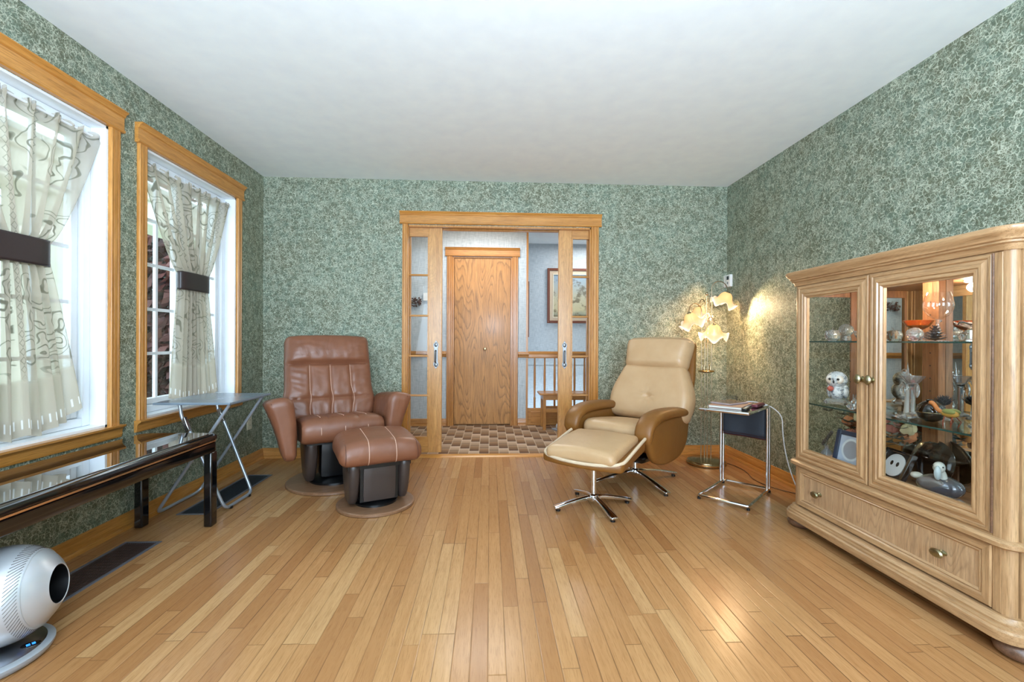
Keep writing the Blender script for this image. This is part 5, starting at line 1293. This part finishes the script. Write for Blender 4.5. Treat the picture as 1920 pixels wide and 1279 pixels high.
for s_ in (-1, 1):
    b = B(); b.prism([(s_*.016+.007*math.cos(a), .078+.010*math.sin(a)) for a in [2*PI*k/12 for k in range(12)]], 'x', -.0048, -.0040, Mf); obj('ink_print', b, 'black', ov)
r = cthing('display_plate', 'large glossy black plate standing upright behind the duck', 'plate', 1.985, 1.93, Z0, 0)
b = B(); b.lathe([(.0001, 0), (.050, 0), (.078, -.008), (.100, -.018), (.101, -.014), (.078, -.003), (.050, .005), (.0001, .005)], 48, T4((0, 0, .104)) @ Matrix.Rotation(math.radians(-78), 4, 'Y')); obj('plate', b, 'lacquer', r)
b = B(); b.box(-.03, -.05, 0, .035, .05, .006); b.box(.02, -.04, .0, .028, .04, .09); obj('plate_stand', b, 'bun', r)
r = cthing('duck_figurine', 'glazed grey-brown pottery duck with a white head on the cabinet floor', 'figurine', 1.865, 1.765, Z0, math.radians(28)); r.scale = (1.3, 1.3, 1.3)
def mat_duck():
    t = NT('duck_glaze'); n = t.noise(t.coord(), 60, 3, .6); x, y, z = t.sep(t.coord())
    c = t.ramp(t.math('ADD', t.math('MULTIPLY', y, 9.0), t.math('MULTIPLY', n, .25)), [(.0, S(84, 84, 92)), (.35, S(104, 100, 100)), (.5, S(168, 164, 140)), (.8, S(150, 142, 118))])
    t.base(c); t.set(rough=.18, metal=.25, coat=.5); t.bump(n, .15, .002); return t.m
b = B(); b.sphere((0, 0, .036), .036, 32, 18, (1.1, 1.65, 1.0)); obj('body', b, mat_duck(), r)
b = B(); b.tube(bez((-.012, -.01, .055), (-.014, -.012, .075), (-.016, -.006, .085), (-.022, -.004, .092)), [.014, .013, .012]+[.011]*10, 12); b.sphere((-.024, -.004, .100), .018, 18, 12, (1.05, .85, 1.0)); hd = obj('head', b, plain('duck_white_glaze', S(214, 214, 206), .25, bump=(80, .2)), r)
b = B(); b.sphere((-.044, -.006, .086), .012, 12, 8, (.8, .75, 1.9)); obj('bill', b, plain('duck_bill', S(196, 208, 212), .3), hd)
for s_ in (-1, 1):
    b = B(); b.sphere((-.034, -.004+s_*.012, .104), .0028, 8, 6); obj('eye', b, 'black', hd)
for s_ in (-1, 1):
    b = B(); b.sphere((s_*.030, .014, .046), .024, 16, 10, (.45, 1.5, .85)); obj('wing', b, plain('duck_wing', S(118, 108, 104), .25, .2, bump=(70, .3)), r)
b = B(); b.sphere((0, .058, .056), .014, 12, 8, (1, 1.2, .8)); obj('tail', b, plain('duck_tail', S(206, 198, 184), .4, bump=(90, .4)), r)
for nm, yy, x_, lab, rz_ in (('a', 1.690, 1.770, 'dried lavender bunch lying in front of the duck', .1), ('b', 1.560, 1.775, 'dried lavender bunch at the near end of the cabinet floor', -.15)):
    r = cthing('lavender_bunch', lab, 'dried lavender', x_, yy, Z0, rz_)
    b = B(); c = B()
    for k in range(46):
        y0 = rd.uniform(-.06, .06); a = rd.uniform(-.5, .5); L_ = rd.uniform(.015, .03); z0 = rd.uniform(.003, .014); x0 = rd.uniform(-.018, .018)
        tg = b if k % 3 else c; tg.tube([(x0, y0, z0), (x0+L_*math.sin(a)*.6, y0-L_*math.cos(a), z0+.004)], [.0024, .0010], 5)
    obj('blossoms', b, plain('lavender_blue', S(74, 72, 128), .8), r); obj('stalks', c, plain('lavender_purple', S(110, 70, 110), .8), r)

# ================================================================ CURTAINS
def curtain(y0, y1, yc, hw, lab, seed, bspan, cid):
    rr = random.Random(seed); zt, zc0, zc1 = 2.062, 1.462, 1.362
    r = thing('curtain', lab, 'curtain', (XL-.03, yc, zc1), 0, None)
    zb = .600; NF = 8; ph = [rr.uniform(-.5, .5) for _ in range(NF+2)]
    def fold(u, amp, k=NF): return amp*math.sin(2*PI*k*u+1.2*math.sin(5*u+seed)+seed)
    def fn(u, v):
        # v: 1 top .. 0 bottom
        z = zb+(zt-zb)*v; ec = u+.016*math.sin(2*PI*NF*u+seed)
        if z > zc0:
            t = (z-zc0)/(zt-zc0); k = t**.78
            a0, a1 = yc-hw, yc+hw; ya = (a0+(y0-a0)*k)+((a1+(y1-a1)*k)-(a0+(y0-a0)*k))*ec
            amp = .016+.010*(1-t)
            head = .010*math.sin(2*PI*31*u)*sstep(.9, 1, t)
            x = fold(u, amp)+head; z2 = z + (.010*math.sin(2*PI*23*u) if t > .995 else 0)
        elif z > zc1:
            ya = yc-hw+2*hw*ec; x = fold(u, .022); z2 = z
        else:
            t = (zc1-z)/(zc1-zb); k = t**.9
            ya = (yc-hw+(bspan[0]-(yc-hw))*k)*(1-ec)+(yc+hw+(bspan[1]-(yc+hw))*k)*ec
            x = fold(u, .022-.002*t, NF*.55 if False else NF); x += .012*math.sin(2*PI*4*u+seed)*t
            z2 = z + t*(.045*abs(2*u-1)**2*1.0 + .012*math.sin(2*PI*4*u+1))
            if u > .8: z2 += t*.040*((u-.8)/.2)
        return Vector((XL-.040+x*.9, ya, z2))
    b = B(); b.grid(fn, 264, 120, uvfn=lambda u, v: (u, v)); obj('cloth', b, 'lace', r, world=True)
    b = B()
    P = []
    for k in range(41):
        a = 2*PI*k/40; P.append((XL-.038+.030*math.copysign(abs(math.cos(a))**.8, math.cos(a)), yc+(hw+.010)*math.copysign(abs(math.sin(a))**.55, math.sin(a))))
    rings = [[(x, y, z+.010*(y-yc)/hw*0) for x, y in P[:-1]] for z in (zc1-.012, zc1, zc0-.004, zc0+.006)]
    b.loft(rings, cap=False); obj('tieback_band', b, 'band', r, world=True, solid=.003)
    b = B(); b.cyl((XL-.040, y0+.002, zt-.012), (XL-.040, y1-.002, zt-.012), .006, 10); obj('rod', b, 'white', r, world=True)
curtain(W1[0]+.014, W1[1]-.014, 1.985, .142, 'cream lace curtain tied with a dark band in the window nearer the camera', 1.7, (1.78, 2.275), 0)
curtain(W2[0]+.014, W2[1]-.014, 3.140, .138, 'cream lace curtain tied with a dark band in the window by the far corner', 4.2, (2.94, 3.395), 1)

# ================================================================ CONSOLE TABLE
kt = thing('console_table', 'long low black lacquer table with a copper stripe and glass top under the near window', 'table', (-1.71, 1.85, 0))
TX0, TX1, TY0, TY1, TZ = -1.930, -1.505, 1.08, 2.590, .505
def rrect(o, zz, r_=.045):
    P = []; x0, x1, y0, y1 = TX0-o, TX1+o, TY0-o, TY1+o
    for cx_, cy_, a0 in ((x1-r_, y1-r_, 0), (x0+r_, y1-r_, PI/2), (x0+r_, y0+r_, PI), (x1-r_, y0+r_, 3*PI/2)):
        for k in range(6):
            a = a0+PI/2*k/5; P.append((cx_+r_*math.cos(a), cy_+r_*math.sin(a), zz))
    return P
b = B(); b.loft([rrect(-.030, TZ-.030), rrect(-.004, TZ-.030), rrect(.0, TZ-.026), rrect(.0, TZ-.012), rrect(-.004, TZ-.004), rrect(-.014, TZ), rrect(-.030, TZ+.0005)]); obj('top_edge', b, 'lacquer', kt, world=True)
b = B(); b.loft([rrect(-.028, TZ+.0006), rrect(-.028, TZ+.0035), rrect(-.031, TZ+.0045)]); obj('glass_top', b, 'blackglass', kt, world=True, smooth=8)
b = B(); b.loft([rrect(-.012, TZ-.040), rrect(-.003, TZ-.039), rrect(-.003, TZ-.032), rrect(-.012, TZ-.031)]); obj('copper_stripe', b, 'copper', kt, world=True)
b = B(); b.loft([rrect(-.030, TZ-.095), rrect(-.008, TZ-.095), rrect(-.004, TZ-.090), rrect(-.004, TZ-.046), rrect(-.012, TZ-.041)]); obj('apron', b, 'lacquer', kt, world=True)
for x in (TX0+.008, TX1-.052):
    for y in (TY0+.01, TY1-.070):
        b = B(); b.box(x, y, 0, x+.044, y+.055, TZ-.094); obj('leg', b, 'lacquer', kt, world=True, bevel=.008)

# ================================================================ FOLDING TRAY TABLE
tt = thing('folding_tray_table', 'folding tray table with a grey top and tubular steel legs under the far window', 'folding table', (-1.72, 2.90, 0))
b = B(); b.rbox((.215, .240, .009), .008, (6, 6, 2), M4=T4((-1.690, 2.866, .660))); obj('tray_top', b, 'trayslate', tt, world=True)
YA, YB_ = 2.735, 3.060
b = B(); b.tube(fillet([(-1.815, YA-.015, .640), (-1.805, YA-.012, .560), (-1.770, YA-.006, .500), (-1.575, YA+.02, .012), (-1.575, YB_, .012), (-1.770, YB_+.01, .500), (-1.805, YB_+.01, .560), (-1.815, YB_+.01, .640)], .05, 5), .0095, 10); obj('leg', b, 'steeltube', tt, world=True)
b = B(); b.tube(fillet([(-1.520, YA-.035, .646), (-1.935, YA-.03, .012), (-1.935, YB_+.03, .012), (-1.520, YB_+.02, .646)], .05, 5), .0095, 10); obj('leg', b, 'steeltube', tt, world=True)
for y in (YA-.008, YB_+.010):
    b = B(); b.box(-.012, -.012, -.045, .012, .012, .045, T4((-1.783, y, .525)) @ Matrix.Rotation(math.radians(-20), 4, 'Y')); obj('sliding_bracket', b, 'alu', tt, world=True, bevel=.003)
for y in (YA+.07, YB_-.05):
    b = B(); b.box(-1.590, y-.008, .0, -1.560, y+.008, .014); obj('foot_pad', b, 'black', tt, world=True)
b = B(); b.cyl((-1.815, YA-.015, .644), (-1.815, YB_+.01, .644), .006, 8); obj('top_rail', b, 'steeltube', tt, world=True); b = B(); b.cyl((-1.520, YA-.035, .646), (-1.520, YB_+.02, .646), .006, 8); obj('top_rail', b, 'steeltube', tt, world=True)

# ================================================================ FAN
fn_ = thing('air_circulator_fan', 'silver ball-shaped fan on an oval base at the lower left', 'fan', (-1.600, 1.495, 0))
b = B(); b.lathe([(.0001, .0), (.150, .0), (.160, .006), (.166, .018), (.166, .026), (.158, .032), (.0001, .034)], 56); obj('base', b, 'silverbase', fn_)
b = B(); b.lathe([(.0001, .0345), (.140, .034), (.146, .0325)], 48); obj('base_top', b, 'alu', fn_)
ax = Vector((.125, .045, .012)).normalized(); Cb = Vector((.025, .040, .192))
Mr = T4(Cb) @ ax.to_track_quat('Z', 'Y').to_matrix().to_4x4()
R_ = .152; th1 = math.acos(.134/R_); prof = []
for k in range(22):
    t = PI-.75-(PI-.75-th1*.92)*k/21; prof.append((R_*math.sin(t)*1.0, R_*math.cos(t)))
r1, z1_ = prof[-1]
b = B(); b.lathe(prof+[(r1-.004, z1_+.003), (r1-.006, z1_+.001)], 64, Mr, cap=False); body = obj('housing', b, 'silver', fn_)
b = B(); b.lathe([(r1-.006, z1_+.001), (r1-.012, z1_-.05), (.02, z1_-.075), (.0001, z1_-.075)], 48, Mr, cap=False); gr = obj('outlet_duct', b, 'black', body)
b = B(); b.lathe([(.0001, z1_-.045), (.018, z1_-.048), (.022, z1_-.06), (.022, z1_-.074)], 20, Mr)
for k in range(5):
    a = 2*PI*k/5; b.box(.016, -.010, z1_-.066, r1-.012, .010, z1_-.063, Mr @ Matrix.Rotation(a, 4, 'Z') @ Matrix.Rotation(.5, 4, 'X'))
obj('impeller', b, 'pod', body)
b = B()
for k in range(72):
    a = 2*PI*k/72; P = []
    for t in (1.14, .94):
        aa = a+(t-1.04)*1.2; P.append(Mr @ Vector(((R_+.0006)*math.sin(t)*math.cos(aa), (R_+.0006)*math.sin(t)*math.sin(aa), (R_+.0006)*math.cos(t))))
    b.tube([P[0], (P[0]+P[1])*.5+(P[0]+P[1]-2*Cb).normalized()*.0006, P[1]], .0009, 5)
tag(obj('air_slots', b, 'pod', body), kind='stuff')
b = B(); b.tube([Mr @ Vector(((R_+.001)*math.sin(.90)*math.cos(a), (R_+.001)*math.sin(.90)*math.sin(a), (R_+.001)*math.cos(.90))) for a in [2*PI*k/64 for k in range(64)]], .0012, 6, closed=True)
obj('ring_groove', b, 'silver', body)
b = B(); b.lathe([(prof[0][0]-.002, prof[0][1]-.004), (prof[0][0]+.004, prof[0][1]), (prof[3][0]+.003, prof[3][1]), (prof[3][0]-.002, prof[3][1]+.003)], 56, Mr); obj('rear_ring', b, 'black', body)
for s_ in (-1, 1):
    b = B(); b.rbox((.016, .012, .045), .01, (3, 3, 4), M4=T4(Cb+Vector((-.345*.1, .0, -.135))+Vector((-ax.y, ax.x, 0))*s_*.05)); obj('cradle', b, 'silverbase', fn_)
dp = Vector((.116, .034, .0352))
b = B(); b.lathe([(.0001, 0), (.021, 0), (.022, -.001)], 28, T4(dp) @ Matrix.Rotation(.5, 4, 'Z') @ Matrix.Diagonal((1.15, .8, 1, 1))); ds = obj('display_window', b, 'lacquer', fn_)
M['blueled'] = mat_emit('blue_display', (.03, .25, 1.0), 2.2)
b = B()
for x0, y0, x1, y1 in ((-.010, .004, -.002, .006), (-.010, -.001, -.002, .001), (-.010, -.006, -.002, -.004), (-.011, -.006, -.009, .006), (.002, .004, .010, .006), (.002, -.001, .010, .001), (.002, -.006, .010, -.004), (.008, -.006, .010, .006)): b.box(x0, y0, 0, x1, y1, .0006, T4(dp+Vector((0, 0, .0004))) @ Matrix.Rotation(.9, 4, 'Z'))
obj('blue_digits', b, 'blueled', ds)

# ================================================================ FLOOR REGISTERS, WALL PLATES
def register(lab, x0, x1, y0, y1, fm, gm, nb):
    r = thing('floor_register', lab, 'floor vent', (.5*(x0+x1), .5*(y0+y1), 0)); w_ = .016
    b = B(); b.box(x0, y0, 0.0003, x0+w_, y1, .004); b.box(x1-w_, y0, 0.0003, x1, y1, .004); b.box(x0+w_, y0, 0.0003, x1-w_, y0+w_, .0038); b.box(x0+w_, y1-w_, 0.0003, x1-w_, y1, .0038)
    obj('frame', b, fm, r, world=True, bevel=.001)
    b = B(); b.box(x0+w_, y0+w_, 0.0002, x1-w_, y1-w_, .0006); obj('duct', b, 'black', r, world=True)
    b = B(); n = nb
    for k in range(n):
        xx = x0+w_+(x1-x0-2*w_)*(k+.5)/n; b.box(xx-.0016, y0+w_, .0006, xx+.0016, y1-w_, .0036)
    m = int((y1-y0)/.028)
    for k in range(m):
        yy = y0+w_+(y1-y0-2*w_)*(k+.5)/m; b.box(x0+w_, yy-.0012, .0008, x1-w_, yy+.0012, .0030)
    obj('grille', b, gm, r, world=True)
register('brown floor register in the boards in front of the silver fan', -1.832, -1.654, 1.60, 2.354, 'bluegrey', 'grillebr', 14)
register('charcoal floor register under the folding tray table', -1.825, -1.640, 2.705, 3.480, 'bluegrey', 'grillebk', 14)
ro = thing('wall_outlet', 'ivory wall outlet below the far window near the corner', 'outlet', (XL, 3.768, .345))
b = B(); b.rbox((.003, .036, .057), .0028, (2, 4, 4), M4=T4((.0035, 0, 0))); obj('cover_plate', b, 'ivory', ro)
for dz in (-.022, .022):
    b = B(); b.rbox((.002, .016, .013), .0018, (2, 3, 3), M4=T4((.0066, 0, dz))); sk = obj('socket', b, 'ivory', ro)
    b = B()
    for s_ in (-1, 1): b.box(.0086, s_*.006-.0012, dz-.004, .0092, s_*.006+.0012, dz+.005)
    obj('slots', b, 'black', sk)
th_ = thing('thermostat', 'white thermostat on the right wall near the corner above the floor lamp', 'thermostat', (XR, 3.952, 1.575))
b = B(); b.rbox((.014, .064, .056), .006, (3, 6, 6), M4=T4((-.015, 0, 0))); hs = obj('housing', b, 'plastic', th_)
b = B(); b.box(-.0305, -.048, .008, -.0295, -.014, .040); obj('display', b, 'grillebk', th_)
b = B(); b.box(-.0302, .0, -.055, -.0292, .0015, .055); b.rbox((.002, .007, .010), .0015, (2, 2, 2), M4=T4((-.0305, -.030, -.020))); obj('slider', b, 'bluegrey', th_)
